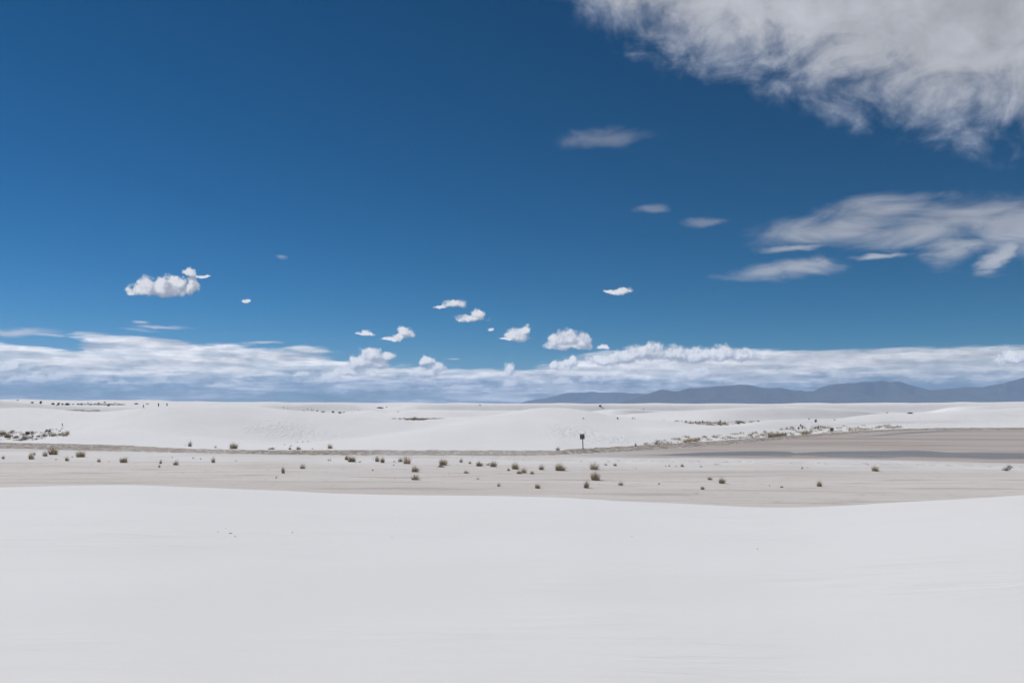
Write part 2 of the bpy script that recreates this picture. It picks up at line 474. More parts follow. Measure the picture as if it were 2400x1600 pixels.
def height(az, rr):
    rk, zk = knots(az)
    z = pchip_rows(rk, zk, rr)
    RR = rr[:, None] * np.ones((1, len(az)))
    X = RR * np.sin(az)[None, :]; Y = RR * np.cos(az)[None, :]
    b0 = rk[7][None, :]; b1 = rk[8][None, :]
    # crumbly bank
    bank = smooth01((RR - b0 + 0.8) / 1.2) * (1 - smooth01((RR - b1 - 0.3) / 2.0))
    z = z + bank * (0.16 * fbm(X * 0.9, Y * 0.7, 3, 5))
    # wind-worn unevenness of the flat, small swells on the dunes
    flat = smooth01((RR - 60) / 10) * (1 - smooth01((RR - b0 + 6) / 5))
    z = z + flat * (0.05 * fbm(X * 0.10, Y * 0.35, 3, 9))
    dn = smooth01((RR - b1 - 3) / 12) * (1 - smooth01((RR - 1500) / 1500))
    z = z + dn * (0.16 * fbm(X / 22, Y / 16, 3, 3)) * np.clip(RR / 250, 0.5, 2.5)
    far = smooth01((RR - 1000) / 500) * (1 - smooth01((RR - 4500) / 1500))
    z = z + far * 1.5 * fbm(X / 55, Y / 120, 2, 21)
    nr = 1 - smooth01((RR - 30) / 15)
    z = z + nr * 0.05 * fbm(X / 4.5, Y / 2.6, 3, 31) * smooth01(RR / 6)
    return z, X, Y, b0, b1


az = np.concatenate([np.arange(-37, 37.001, 0.092), np.arange(39, 321.1, 3.0)])
az = np.where(az > 180, az - 360, az)
order = np.argsort(az); az = R(1) * az[order]
rr = np.concatenate([
    1.0 * (46 / 1.0) ** np.linspace(0, 1, 150)[:-1],
    np.linspace(46, 60, 10)[:-1],
    1.0 / np.linspace(1 / 60.0, 1 / 275.0, 380)[:-1],
    275.0 * (2600 / 275.0) ** np.linspace(0, 1, 380)[:-1],
    2600.0 * (46000 / 2600.0) ** np.linspace(0, 1, 40)])
Z, X, Y, B0, B1 = height(az, rr)
nr_, nc_ = Z.shape
RR = np.hypot(X, Y)
with np.errstate(divide='ignore'):
    SX = np.where(Y > 1, 1200 + F * X / np.maximum(Y, 1), -9999)
    SY = np.where(Y > 1, HY - F * Z / np.maximum(Y, 1), 0)


def band(sx, pts, sig=6):
    xs, ys = zip(*pts)
    return np.interp(sx, xs, ys)


# ---- soils, laid out on the ground (X, Y in metres)
bank_m = smooth01((RR - B0 + 0.6) / 0.8) * (1 - smooth01((RR - B1 - 0.2) / 1.0)) * (np.abs(SX - 1200) < 1700)
brown = np.interp(SX, [0, 200, 330, 400, 520, 600, 820, 900, 1050, 1290, 1330, 1500, 2400], [1, .85, .45, .6, .35, .8, .9, .35, .45, .4, .85, 1, 1])
bank_m = bank_m * (0.55 + 0.45 * brown)
near_r = -PAN * F / (band(SX, [(1180, 1069), (1250, 1070.5), (1500, 1074.5), (1800, 1075.5), (2055, 1079), (2400, 1088), (2700, 1094)]) - HY) / np.maximum(np.cos(np.arctan2(X, np.maximum(Y, 1))), .5)
wob = 2.5 * fbm(X / 9, Y / 5, 3, 41)
playa = smooth01((RR - near_r + wob) / 3.0) * (1 - smooth01((RR - B0 + 0.8) / 0.8)) * smooth01((SX - 1230) / 160.0)
playa = np.where((SX > 1180) & (Y > 50), playa, 0)
brownp = smooth01((SX - 1350) / 350.0)
c1 = band(SX, [(1400, 1067), (1530, 1066), (1800, 1063), (1860, 1064), (1905, 1063.5), (2000, 1063), (2150, 1063), (2220, 1067), (2400, 1069), (2700, 1071)])
w1 = band(SX, [(1400, 0), (1500, 0.3), (1560, 1.2), (1640, 4.0), (1780, 7), (1845, 7), (1862, 3), (1900, 4.5), (1960, 9), (2060, 10.5), (2180, 9.5), (2225, 7), (2300, 7.5), (2400, 8), (2700, 8)])
ws = 6.5 * fbm(X / 16, Y / 9, 4, 51)
ws = ws * np.clip(w1 / 8.0, 0, 1)
wet = smooth01((w1 - np.abs(SY - c1) + ws) / 2.6 + 0.3) * (w1 > 0.2)
c2 = band(SX, [(1990, 1024.5), (2017, 1022.5), (2120, 1015), (2218, 1009.5), (2260, 1008)])
w2 = band(SX, [(1990, 0), (2017, 0.6), (2080, 1.7), (2160, 2.0), (2200, 1.4), (2290, 0)])
wet = np.maximum(wet, smooth01((w2 - np.abs(SY - c2)) / 0.8 + 0.4) * (w2 > 0.1) * 0.8)
wet = wet * playa
pan = smooth01((RR - 44) / 6) * (1 - smooth01((RR - B0 + 0.3) / 0.8)) * (1 - playa)
# pale drift along the far edge of the flat
c3 = band(SX, [(-300, 1058), (0, 1062), (500, 1072), (1000, 1082), (1300, 1082), (1800, 1084), (2400, 1097), (2700, 1103)])
drift = np.exp(-((SY - c3) / np.where(SY > c3, 14.0, 12.0)) ** 2) * (0.75 + 0.6 * fbm(X / 6, Y / 9, 3, 61))
pan = pan * (1 - 0.75 * np.clip(drift, 0, 1))


def spot(cx, cy_, w, h): return np.exp(-(((SX - cx) / w) ** 2 + ((SY - cy_) / h) ** 2))


foot = spot(650, 1005, 75, 20) + 0.6 * spot(760, 1018, 110, 12) + 0.5 * spot(580, 1012, 40, 12)
foot += spot(1350, 1010, 55, 14) + 0.9 * spot(1430, 1030, 60, 9) + 0.4 * spot(1290, 1005, 25, 10)
foot += 0.9 * spot(2300, 990, 160, 8) + 0.7 * spot(2130, 995, 90, 5)
foot = foot * (RR > B1 + 1) * (RR < 420)
fl = band(SX, [(600, 1068), (1000, 1071), (1200, 1075), (1350, 1079), (1500, 1079), (1800, 1083), (2000, 1086), (2150, 1088), (2400, 1095)])
tr = np.exp(-((SY - fl) / 3.2) ** 2) * smooth01((SX - 500) / 600) * (SX < 2650)
foot = np.clip(foot + tr * (Y > 50) * (RR < B0), 0, 1)


def mesh_from(name, verts, faces_idx, attrs=None):
    me = bpy.data.meshes.new(name)
    used = np.unique(faces_idx)
    remap = np.full(len(verts), -1, np.int64); remap[used] = np.arange(len(used))
    f = remap[faces_idx]
    me.vertices.add(len(used)); me.vertices.foreach_set('co', verts[used].astype(np.float32).ravel())
    me.loops.add(f.size); me.loops.foreach_set('vertex_index', f.astype(np.int32).ravel())
    k = f.shape[1]
    me.polygons.add(len(f))
    me.polygons.foreach_set('loop_start', np.arange(0, f.size, k, dtype=np.int32))
    me.polygons.foreach_set('loop_total', np.full(len(f), k, np.int32))
    me.polygons.foreach_set('use_smooth', np.ones(len(f), bool))
    if attrs:
        for an, arr in attrs.items():
            at = me.attributes.new(an, 'FLOAT_COLOR', 'POINT')
            at.data.foreach_set('color', arr[used].astype(np.float32).ravel())
    me.update(calc_edges=True); me.validate()
    return me


COL = scene.collection


def link(name, me, mat=None, parent=None):
    o = bpy.data.objects.new(name, me); COL.objects.link(o)
    if mat is not None and not me.materials: me.materials.append(mat)
    if parent is not None: o.parent = parent
    return o


# ------------------------------------------------------------------ materials
def new_mat(name):
    m = bpy.data.materials.new(name); m.use_nodes = True
    nt = m.node_tree; nt.nodes.clear()
    out = nt.nodes.new('ShaderNodeOutputMaterial'); b = nt.nodes.new('ShaderNodeBsdfPrincipled')
    nt.links.new(b.outputs[0], out.inputs[0])
    return m, nt, b


def simple_mat(name, c, rough=0.85, var=0.25, scale=8.0, spec=0.2):
    m, nt, b = new_mat(name)
    tcn = nt.nodes.new('ShaderNodeTexCoord')
    n = noise(nt, V(nt, tcn.outputs['Object']), scale, 3)
    info = nt.nodes.new('ShaderNodeObjectInfo')
    r_ = V(nt, info.outputs['Random'])
    k = ((n - 0.5) * 2 * var + 1.0) * (0.85 + r_ * 0.3)
    cc = vmath(nt, 'SCALE', c); nt.links.new(k.s, cc.s.node.inputs['Scale'])
    nt.links.new(cc.s, b.inputs['Base Color'])
    b.inputs['Roughness'].default_value = rough
    b.inputs['Specular IOR Level'].default_value = spec
    return m


def ground_mat(zone_name):
    """gypsum ground; each stretch of it carries the soils that occur there"""
    near = zone_name in ('foreground_dune', 'ground')
    has_pan = zone_name in ('sand_flat', 'mudflat')
    has_bank = zone_name in ('dune_field', 'sand_flat', 'mudflat')
    has_mud = zone_name in ('mudflat', 'sand_flat', 'dune_field')
    m, nt, b = new_mat('gypsum_' + zone_name)
    a1 = nt.nodes.new('ShaderNodeAttribute'); a1.attribute_name = 'soil'
    a2 = nt.nodes.new('ShaderNodeAttribute'); a2.attribute_name = 'marks'
    bank_, playa_, wet_ = sep(nt, V(nt, a1.outputs['Color']))
    pan_, foot_, bp_ = sep(nt, V(nt, a2.outputs['Color']))
    geo = nt.nodes.new('ShaderNodeNewGeometry')
    p = V(nt, geo.outputs['Position'])
    big = noise(nt, p, 1 / 14, 3)
    # white gypsum
    c = mix(nt, big.sstep(0.3, 0.7), (0.772, 0.756, 0.744), (0.802, 0.789, 0.780))
    hgt = noise(nt, p, 5.0, 2, 0.7) * 0.004
    b.inputs['Roughness'].default_value = 0.95
    if near:
        rip = noise(nt, vmath(nt, 'MULTIPLY', p, (0.55, 3.6, 1)), 1.0, 4, 0.62, dist=0.3)
        patch = noise(nt, vmath(nt, 'MULTIPLY', p, (0.20, 0.28, 1)), 1.0, 2).sstep(0.42, 0.62) * 0.85 + 0.15
        hgt = hgt + rip * patch * 0.046
        c = mix(nt, rip.sstep(0.56, 0.72) * patch * 0.35, c, (0.70, 0.685, 0.67))
    else:
        long_ = noise(nt, vmath(nt, 'MULTIPLY', p, (0.030, 0.24, 1)), 1.0, 4, 0.65)
        long2 = noise(nt, vmath(nt, 'MULTIPLY', p, (0.012, 0.075, 1)), 1.0, 3, 0.6)
    if has_pan:
        # the flat: damper, greyer gypsum with blown lines
        lines = noise(nt, vmath(nt, 'MULTIPLY', p, (0.055, 0.62, 1)), 1.0, 4, 0.72)
        pan_c = mix(nt, long2.sstep(0.35, 0.65), (0.60, 0.545, 0.505), (0.68, 0.635, 0.60))
        pan_c = mix(nt, lines.sstep(0.52, 0.64) * 0.85, pan_c, (0.455, 0.41, 0.375))
        pan_c = mix(nt, long_.sstep(0.56, 0.70) * 0.55, pan_c, (0.73, 0.715, 0.70))
        grit = noise(nt, vmath(nt, 'MULTIPLY', p, (0.9, 0.45, 1)), 1.0, 4, 0.75)
        pan_c = mix(nt, grit.sstep(0.56, 0.68) * 0.45, pan_c, (0.45, 0.405, 0.37))
        c = mix(nt, (pan_ + (long_ - 0.5) * 1.0 * pan_).clamp(), c, pan_c)
        hgt = hgt + lines * pan_ * 0.06
    if not near:
        dim = noise(nt, vmath(nt, 'MULTIPLY', p, (0.75, 0.42, 1)), 1.0, 3, 0.6)
        c = mix(nt, foot_ * (1.0 - dim.sstep(0.36, 0.50)) * 0.14, c, (0.52, 0.49, 0.46))
        hgt = hgt + dim.sstep(0.34, 0.60) * foot_ * 0.22
    if has_mud:
        py_c = mix(nt, long2.sstep(0.38, 0.62), (0.40, 0.345, 0.31), (0.49, 0.445, 0.415))
        py_c = mix(nt, long_.sstep(0.54, 0.68) * 0.6, py_c, (0.56, 0.515, 0.49))
        py_c = mix(nt, bp_, (0.54, 0.515, 0.50), py_c)
        c = mix(nt, playa_, c, py_c)
        wetm = (wet_ * 1.05 + (long_ - 0.5) * 2.4 * wet_).clamp()
        c = mix(nt, wetm, c, mix(nt, long_.sstep(0.35, 0.65), (0.20, 0.195, 0.205), (0.29, 0.28, 0.28)))
        nt.links.new((0.95 - wetm * 0.5).s, b.inputs['Roughness'])
    if has_bank:
        # crumbly brown bank
        clod = noise(nt, p, 0.95, 5, 0.75)
        bk = mix(nt, clod.sstep(0.42, 0.56), (0.235, 0.19, 0.155), (0.43, 0.38, 0.335))
        bk = mix(nt, noise(nt, p, 1.7, 2).sstep(0.54, 0.62) * 0.75, bk, (0.70, 0.67, 0.645))
        bmask = ((bank_ - 0.5) * 1.6 + 0.5 + (clod - 0.5) * 2.6 * (bank_ * 4.0).clamp()).clamp()
        c = mix(nt, bmask * (bank_ * 6.0).clamp(), c, bk)
        hgt = hgt + clod * bank_ * 0.30
    nt.links.new(c.s, b.inputs['Base Color'])
    b.inputs['Specular IOR Level'].default_value = 0.18
    bu = nt.nodes.new('ShaderNodeBump'); bu.inputs['Strength'].default_value = 1.0; bu.inputs['Distance'].default_value = 1.0
    nt.links.new(hgt.s, bu.inputs['Height'])
    nt.links.new(bu.outputs[0], b.inputs['Normal'])
    return m


verts = np.stack([X, Y, Z], -1).reshape(-1, 3)
ix = np.arange(nr_ * nc_).reshape(nr_, nc_)
ixw = np.concatenate([ix, ix[:, :1]], 1)
quads = np.stack([ixw[:-1, :-1], ixw[1:, :-1], ixw[1:, 1:], ixw[:-1, 1:]], -1)      # (rows, cols, 4)
quads = quads[..., ::-1]
soil = np.stack([bank_m, playa, wet, np.ones_like(wet)], -1).reshape(-1, 4)
marks = np.stack([pan, foot, brownp * playa, np.ones_like(wet)], -1).reshape(-1, 4)
att = {'soil': soil, 'marks': marks}
rowr = RR[:-1] * 1.0
b0q = np.concatenate([np.broadcast_to(B0, RR.shape)], 0)[:-1]
zone = np.where(rowr < 50, 0, np.where(rowr < b0q - 1.2, 1, 3))
zone = np.where((playa[:-1] > 0.5) & (zone == 1), 2, zone)
for zi, nm in enumerate(('foreground_dune', 'sand_flat', 'mudflat', 'dune_field')):
    fq = quads[zone == zi]
    if zi == 0:
        c0 = len(verts)
    me = mesh_from(nm, verts, fq.reshape(-1, 4), att)
    o = link(nm, me, ground_mat(nm)); o['kind'] = 'structure'
# the spot under the camera
capv = np.concatenate([verts[:nc_], [[0, 0, -1.62]]]); capi = np.arange(nc_)
capf = np.stack([np.roll(capi, -1), capi, np.full(nc_, nc_)], -1)
me = mesh_from('ground', capv, capf[:, ::-1], {'soil': np.zeros((nc_ + 1, 4)), 'marks': np.zeros((nc_ + 1, 4))})
o = link('ground', me, ground_mat('ground')); o['kind'] = 'structure'


def hit(px, py, rmin=2.0, pick=0):
    """where the ground lies along a line of sight"""
    a = math.atan2((px - 1200) / F, 1.0)
    r_ = np.concatenate([np.linspace(rmin, 58, 120), 58 * (6000 / 58) ** np.linspace(0, 1, 800)])
    z_, x_, y_, _, _ = height(np.array([a]), r_)
    gap = (HY - py) / F * r_ * math.cos(a) - z_[:, 0]
    below_ = np.nonzero(gap <= 0)[0]
    if len(below_) == 0: return None
    i = below_[0]
    if i == 0: return Vector((x_[0, 0], y_[0, 0], z_[0, 0]))
    f_ = gap[i - 1] / (gap[i - 1] - gap[i])
    rh = np.array([r_[i - 1] + f_ * (r_[i] - r_[i - 1])])
    z_, x_, y_, _, _ = height(np.array([a]), rh)
    return Vector((x_[0, 0], y_[0, 0], z_[0, 0]))


# ------------------------------------------------------------------ mountains
MOUNT = simple_mat('mountain_rock', (0.125, 0.105, 0.095), 0.95, 0.3, 0.0006, 0.05)


def mountain(name, pts, dist, depth, seed):
    pxs = np.arange(pts[0][0], pts[-1][0] + 1, 2.5)
    xs, ys = zip(*pts)
    yy = np.interp(pxs, xs, ys) + 2.2 * fbm(pxs / 22, pxs * 0 + 3, 4, seed)
    us = np.linspace(0, 1.6, 60)
    PX, U = np.meshgrid(pxs, us)
    Yd = dist + (U - 1) * depth
    Xd = (PX - 1200) / F * Yd
    H = (HY - yy)[None, :] / F * dist + 45
    shp = np.where(U <= 1, np.clip(U, 0, 1) ** 1.5, np.clip(1 - (U - 1) / 0.6, 0, 1))
    rid = 1 - np.abs(2 * fbm(Xd / 1600, Yd / 3800, 4, seed + 7))
    Zd = -45 + H * (shp - (1 - rid) * 0.65 * shp * np.clip(np.abs(1 - U) * 3, 0, 1))
    v = np.stack([Xd, Yd, Zd], -1).reshape(-1, 3)
    i_ = np.arange(v.shape[0]).reshape(len(us), len(pxs))
    q = np.stack([i_[:-1, :-1], i_[:-1, 1:], i_[1:, 1:], i_[1:, :-1]], -1).reshape(-1, 4)
    o = link(name, mesh_from(name, v, q), MOUNT); o['kind'] = 'structure'
    return o


mountain('mountain_range', [(1180, 946), (1222, 943.6), (1256, 935), (1283, 931.7), (1303, 926.6), (1331, 920), (1378, 918.5), (1446, 919), (1500, 922), (1560, 925), (1640, 935), (1700, 946)], 47000, 4500, 3)
mountain('mountain_range', [(1440, 946), (1467, 938), (1497, 928), (1524, 920), (1552, 913), (1569, 916), (1592, 915), (1614, 909), (1644, 908), (1695, 903.4), (1729, 900.7), (1763, 903), (1790, 908), (1804, 910), (1831, 907.5), (1858, 914.5), (1882, 915.3), (1906, 916.7), (1923, 907.5), (1957, 900.7), (1991, 896.6), (2025, 893.9), (2049, 894.6), (2066, 889.5), (2083, 894), (2107, 893), (2130, 900.7), (2161, 909), (2178, 913.6), (2232, 911), (2263, 906.8), (2297, 906.8), (2348, 897), (2400, 884.7), (2470, 878), (2560, 886), (2650, 905), (2750, 900), (2900, 925), (3000, 946)], 35500, 5000, 11)

# ------------------------------------------------------------------ haze
hz, nt, b = new_mat('haze_air')
nt.nodes.remove(b)
pv = nt.nodes.new('ShaderNodeVolumePrincipled')
pv.inputs['Color'].default_value = (0.39, 0.595, 0.89, 1)
pv.inputs['Density'].default_value = 1.9e-5
pv.inputs['Anisotropy'].default_value = 0.0
nt.links.new(pv.outputs[0], nt.nodes['Material Output'].inputs['Volume'])
S_ = 52000.0
hv = np.array([(x, y, z) for z in (-50, 1280) for y in (-S_, S_) for x in (-S_, S_)], float)
hf = np.array([(0, 2, 3, 1), (4, 5, 7, 6), (0, 1, 5, 4), (2, 6, 7, 3), (0, 4, 6, 2), (1, 3, 7, 5)])
me = mesh_from('haze', hv, hf)
me.polygons.foreach_set('use_smooth', [False] * 6)
haze = link('haze', me, hz)
haze['kind'] = 'stuff'
#DETAILS
# ------------------------------------------------------------------ plants
rnd = random.Random(4)


def build(name, vs_, fs_, mats, fm=None, smooth=False):
    me = bpy.data.meshes.new(name)
    me.from_pydata(vs_, [], fs_)
    for m in mats: me.materials.append(m)
    if fm is not None: me.polygons.foreach_set('material_index', fm)
    if smooth: me.polygons.foreach_set('use_smooth', [True] * len(fs_))
    me.update()
    return me


def blade(vs_, fs_, p, d, h, w, bend, rg):
    """one curved, tapering blade of two pieces"""
    side = Vector((-d.y, d.x, 0))
    if side.length < 1e-4: side = Vector((1, 0, 0))
    side = side.normalized() * w
    if rg.random() < 0.5: side = Vector((side.y, -side.x, 0)) * 0.7 + side * 0.7
    a = Vector(p); m = a + Vector((d.x * bend * 0.35, d.y * bend * 0.35, h * 0.6)); e = a + Vector((d.x * bend, d.y * bend, h))
    i = len(vs_)
    vs_ += [a - side, a + side, m + side * 0.7, m - side * 0.7, e + side * 0.15, e - side * 0.15]
    fs_ += [(i, i + 1, i + 2, i + 3), (i + 3, i + 2, i + 4, i + 5)]


def tuft_data(seed, n, base, spread, hmin, hmax, w, drift=0.0, dense=1.0):
    rg = random.Random(seed); vs_, fs_ = [], []
    for k in range(n):
        a = rg.uniform(0, 2 * math.pi); q = math.sqrt(rg.random())
        p = (math.cos(a) * q * base, math.sin(a) * q * base, -0.06)
        a2 = a + rg.uniform(-0.7, 0.7)
        d = Vector((math.cos(a2) + drift, math.sin(a2), 0))
        out = spread * (0.25 + 0.75 * q) * rg.uniform(0.5, 1.15)
        h = rg.uniform(hmin, hmax) * (1.05 - 0.35 * q * q)
        blade(vs_, fs_, p, d, h + 0.06, w * rg.uniform(0.7, 1.4), out, rg)
    return vs_, fs_


def shrub_data(seed, n, leaf=0.07, flat=1.0):
    """woody stems and leaf-sized faces spread through a ragged dome"""
    rg = random.Random(seed); vs_, fs_, fm = [], [], []
    lobes = [(rg.uniform(-0.28, 0.28), rg.uniform(-0.28, 0.28), rg.uniform(0.14, 0.52), rg.uniform(0.20, 0.32)) for _ in range(7)]
    for lx, ly, lz, lr in lobes:
        blade(vs_, fs_, (lx * 0.2, ly * 0.2, -0.06), Vector((lx, ly, 0)) * 2, lz, 0.02, 0.5, rg); fm += [1, 1]
    for k in range(n):
        lx, ly, lz, lr = rg.choice(lobes)
        v = Vector((rg.gauss(0, 1), rg.gauss(0, 1), rg.gauss(0, 1))).normalized() * lr * (rg.random() ** 0.4)
        c = Vector((lx, ly, lz)) + v
        c.z = max(c.z, 0.02) * flat
        a = Vector((rg.gauss(0, 1), rg.gauss(0, 1), rg.gauss(0, 1))).normalized() * leaf * rg.uniform(0.6, 1.5)
        b2 = a.cross(Vector((rg.gauss(0, 1), rg.gauss(0, 1), rg.gauss(0, 1)))).normalized() * leaf * rg.uniform(0.3, 0.8)
        i = len(vs_); vs_ += [c - a, c + b2, c + a, c - b2]; fs_.append((i, i + 1, i + 2, i + 3)); fm.append(0)
    return vs_, fs_, fm


def split(name1, name2, data, mats):
    """the same plant as two meshes, one per material"""
    vs_, fs_, fm = data
    out = []
    for i_, nm_ in ((0, name1), (1, name2)):
        f_ = [f for f, m in zip(fs_, fm) if m == i_]
        ids = sorted({v for f in f_ for v in f}); re_ = {v: k for k, v in enumerate(ids)}
        out.append(build(nm_, [vs_[v] for v in ids], [tuple(re_[v] for v in f) for f in f_], [mats[i_]]))
    return out


def yucca_data(seed, n=90):
    rg = random.Random(seed); vs_, fs_, fm = [], [], []
    # short trunk
    for k in range(6):
        a0, a1 = k * math.pi / 3, (k + 1) * math.pi / 3
        i = len(vs_)
        vs_ += [Vector((math.cos(a0) * .09, math.sin(a0) * .09, -.06)), Vector((math.cos(a1) * .09, math.sin(a1) * .09, -.06)), Vector((math.cos(a1) * .07, math.sin(a1) * .07, .45)), Vector((math.cos(a0) * .07, math.sin(a0) * .07, .45))]
        fs_.append((i, i + 1, i + 2, i + 3)); fm.append(1)
    for k in range(n):
        v = Vector((rg.gauss(0, 1), rg.gauss(0, 1), rg.gauss(0.25, 0.8))).normalized()
        s = v.cross(Vector((rg.random(), rg.random(), rg.random()))).normalized() * 0.022
        c = Vector((0, 0, 0.48 + rg.uniform(-.14, .1)))
        e = c + Vector((v.x * 0.5, v.y * 0.5, v.z * 0.5)) * rg.uniform(0.75, 1.1)
        i = len(vs_); vs_ += [c - s, c + s, e]; fs_.append((i, i + 1, i + 2)); fm.append(0)
    return vs_, fs_, fm


M_OLIVE = simple_mat('olive_blades', (0.215, 0.172, 0.10), 0.8, 0.35, 4)
M_BROWN = simple_mat('brown_blades', (0.27, 0.203, 0.138), 0.85, 0.35, 4)
M_GREY = simple_mat('grey_blades', (0.20, 0.178, 0.145), 0.85, 0.3, 4)
M_TAN = simple_mat('tan_blades', (0.34, 0.265, 0.165), 0.85, 0.3, 4)
M_STRAW = simple_mat('straw_stalks', (0.56, 0.455, 0.315), 0.85, 0.25, 4)
M_LEAF = simple_mat('dark_leaves', (0.175, 0.16, 0.11), 0.8, 0.35, 4)
M_WOOD = simple_mat('grey_wood', (0.19, 0.148, 0.122), 0.9, 0.3, 6)
M_YUC = simple_mat('yucca_leaves', (0.115, 0.12, 0.08), 0.7, 0.3, 4)

MESH = {}
PARTS = {}
for kind, (mb, ms) in {'olive': (M_OLIVE, M_STRAW), 'brown': (M_BROWN, M_STRAW), 'grey': (M_GREY, M_TAN), 'tan': (M_TAN, M_STRAW)}.items():
    n0 = {'olive': 125, 'brown': 105, 'grey': 60, 'tan': 85}[kind]
    for v_ in range(3):
        sd_ = hash((kind == 'olive', kind == 'tan', kind == 'grey', v_)) % 999 + v_
        a_ = tuft_data(sd_, n0, 0.30, 0.26, 0.32, 0.78, 0.013)
        b2_ = tuft_data(sd_ + 50, int(n0 * 0.8), 0.27, 0.36, 0.6, 1.08, 0.011, drift=0.25)
        MESH[kind, v_] = (build('blades', a_[0], a_[1], [mb]), build('stalks', b2_[0], b2_[1], [ms]))
        PARTS[kind, v_] = MESH[kind, v_]
for v_ in range(3):
    a_ = tuft_data(300 + v_, 26, 0.30, 0.40, 0.3, 1.0, 0.022, drift=0.2)
    MESH['sprig', v_] = (build('sprig', a_[0], a_[1], [M_GREY]), None)
    a_ = shrub_data(500 + v_, 420)
    MESH['shrub', v_] = (build('shrub', a_[0], a_[1], [M_LEAF, M_WOOD], a_[2]), None)
    PARTS['shrub', v_] = split('foliage', 'stems', a_, [M_LEAF, M_WOOD])
    a_ = shrub_data(540 + v_, 130, 0.07, 0.9)
    MESH['twig', v_] = (build('twig', a_[0], a_[1], [M_WOOD, M_WOOD], a_[2]), None)
    PARTS['twig', v_] = split('twig_mass', 'stems', a_, [M_WOOD, M_WOOD])  # loose wood-coloured faces stand for the dry shrub's twigs
    a_ = yucca_data(600 + v_)
    MESH['yucca', v_] = (build('yucca', a_[0], a_[1], [M_YUC, M_WOOD], a_[2]), None)
    PARTS['yucca', v_] = split('leaves', 'trunk', a_, [M_YUC, M_WOOD])

NAME = {'olive': 'grass_tuft', 'brown': 'grass_tuft', 'tan': 'grass_tuft', 'grey': 'grass_tuft', 'sprig': 'sprig', 'shrub': 'desert_shrub', 'twig': 'dry_shrub', 'yucca': 'yucca'}
CAT = {'olive': 'grass tuft', 'brown': 'grass tuft', 'tan': 'grass tuft', 'grey': 'grass tuft', 'sprig': 'sprig', 'shrub': 'shrub', 'twig': 'shrub', 'yucca': 'yucca'}
PNAME = {'shrub': ('foliage', 'stems'), 'twig': ('twig_mass', 'stems'), 'yucca': ('leaves', 'trunk')}
count = 0


def plant(kind, px, py, w, h, label, group):
    """a plant whose foot is seen at (px, py), w by h photo pixels"""
    global count
    p = hit(px, py, 3)
    if p is None: return None
    k = p.y / F
    me = MESH[kind, count % 3][0]
    pt = PARTS.get((kind, count % 3)) if h > 7.5 else None
    count += 1
    o = bpy.data.objects.new(NAME[kind], None if pt else me); COL.objects.link(o)
    if pt:
        for pn, pm in zip(PNAME.get(kind, ('leaf_blades', 'dry_stalks')), pt):
            c_ = bpy.data.objects.new(pn, pm); COL.objects.link(c_); c_.parent = o
    o.location = p + Vector((0, 0, -0.02))
    o.rotation_euler = (rnd.uniform(-0.08, 0.08), rnd.uniform(-0.05, 0.16), rnd.uniform(-0.6, 0.6))
    o.scale = (w * k * rnd.uniform(0.85, 1.15), w * k * rnd.uniform(0.8, 1.1), h * k * rnd.uniform(0.9, 1.15))
    o['label'] = label; o['category'] = CAT[kind]; o['group'] = group
    return o


def C(n, x, y): return ((n - 1) * 600 + x / 3.92, 920 + y / 3.92)


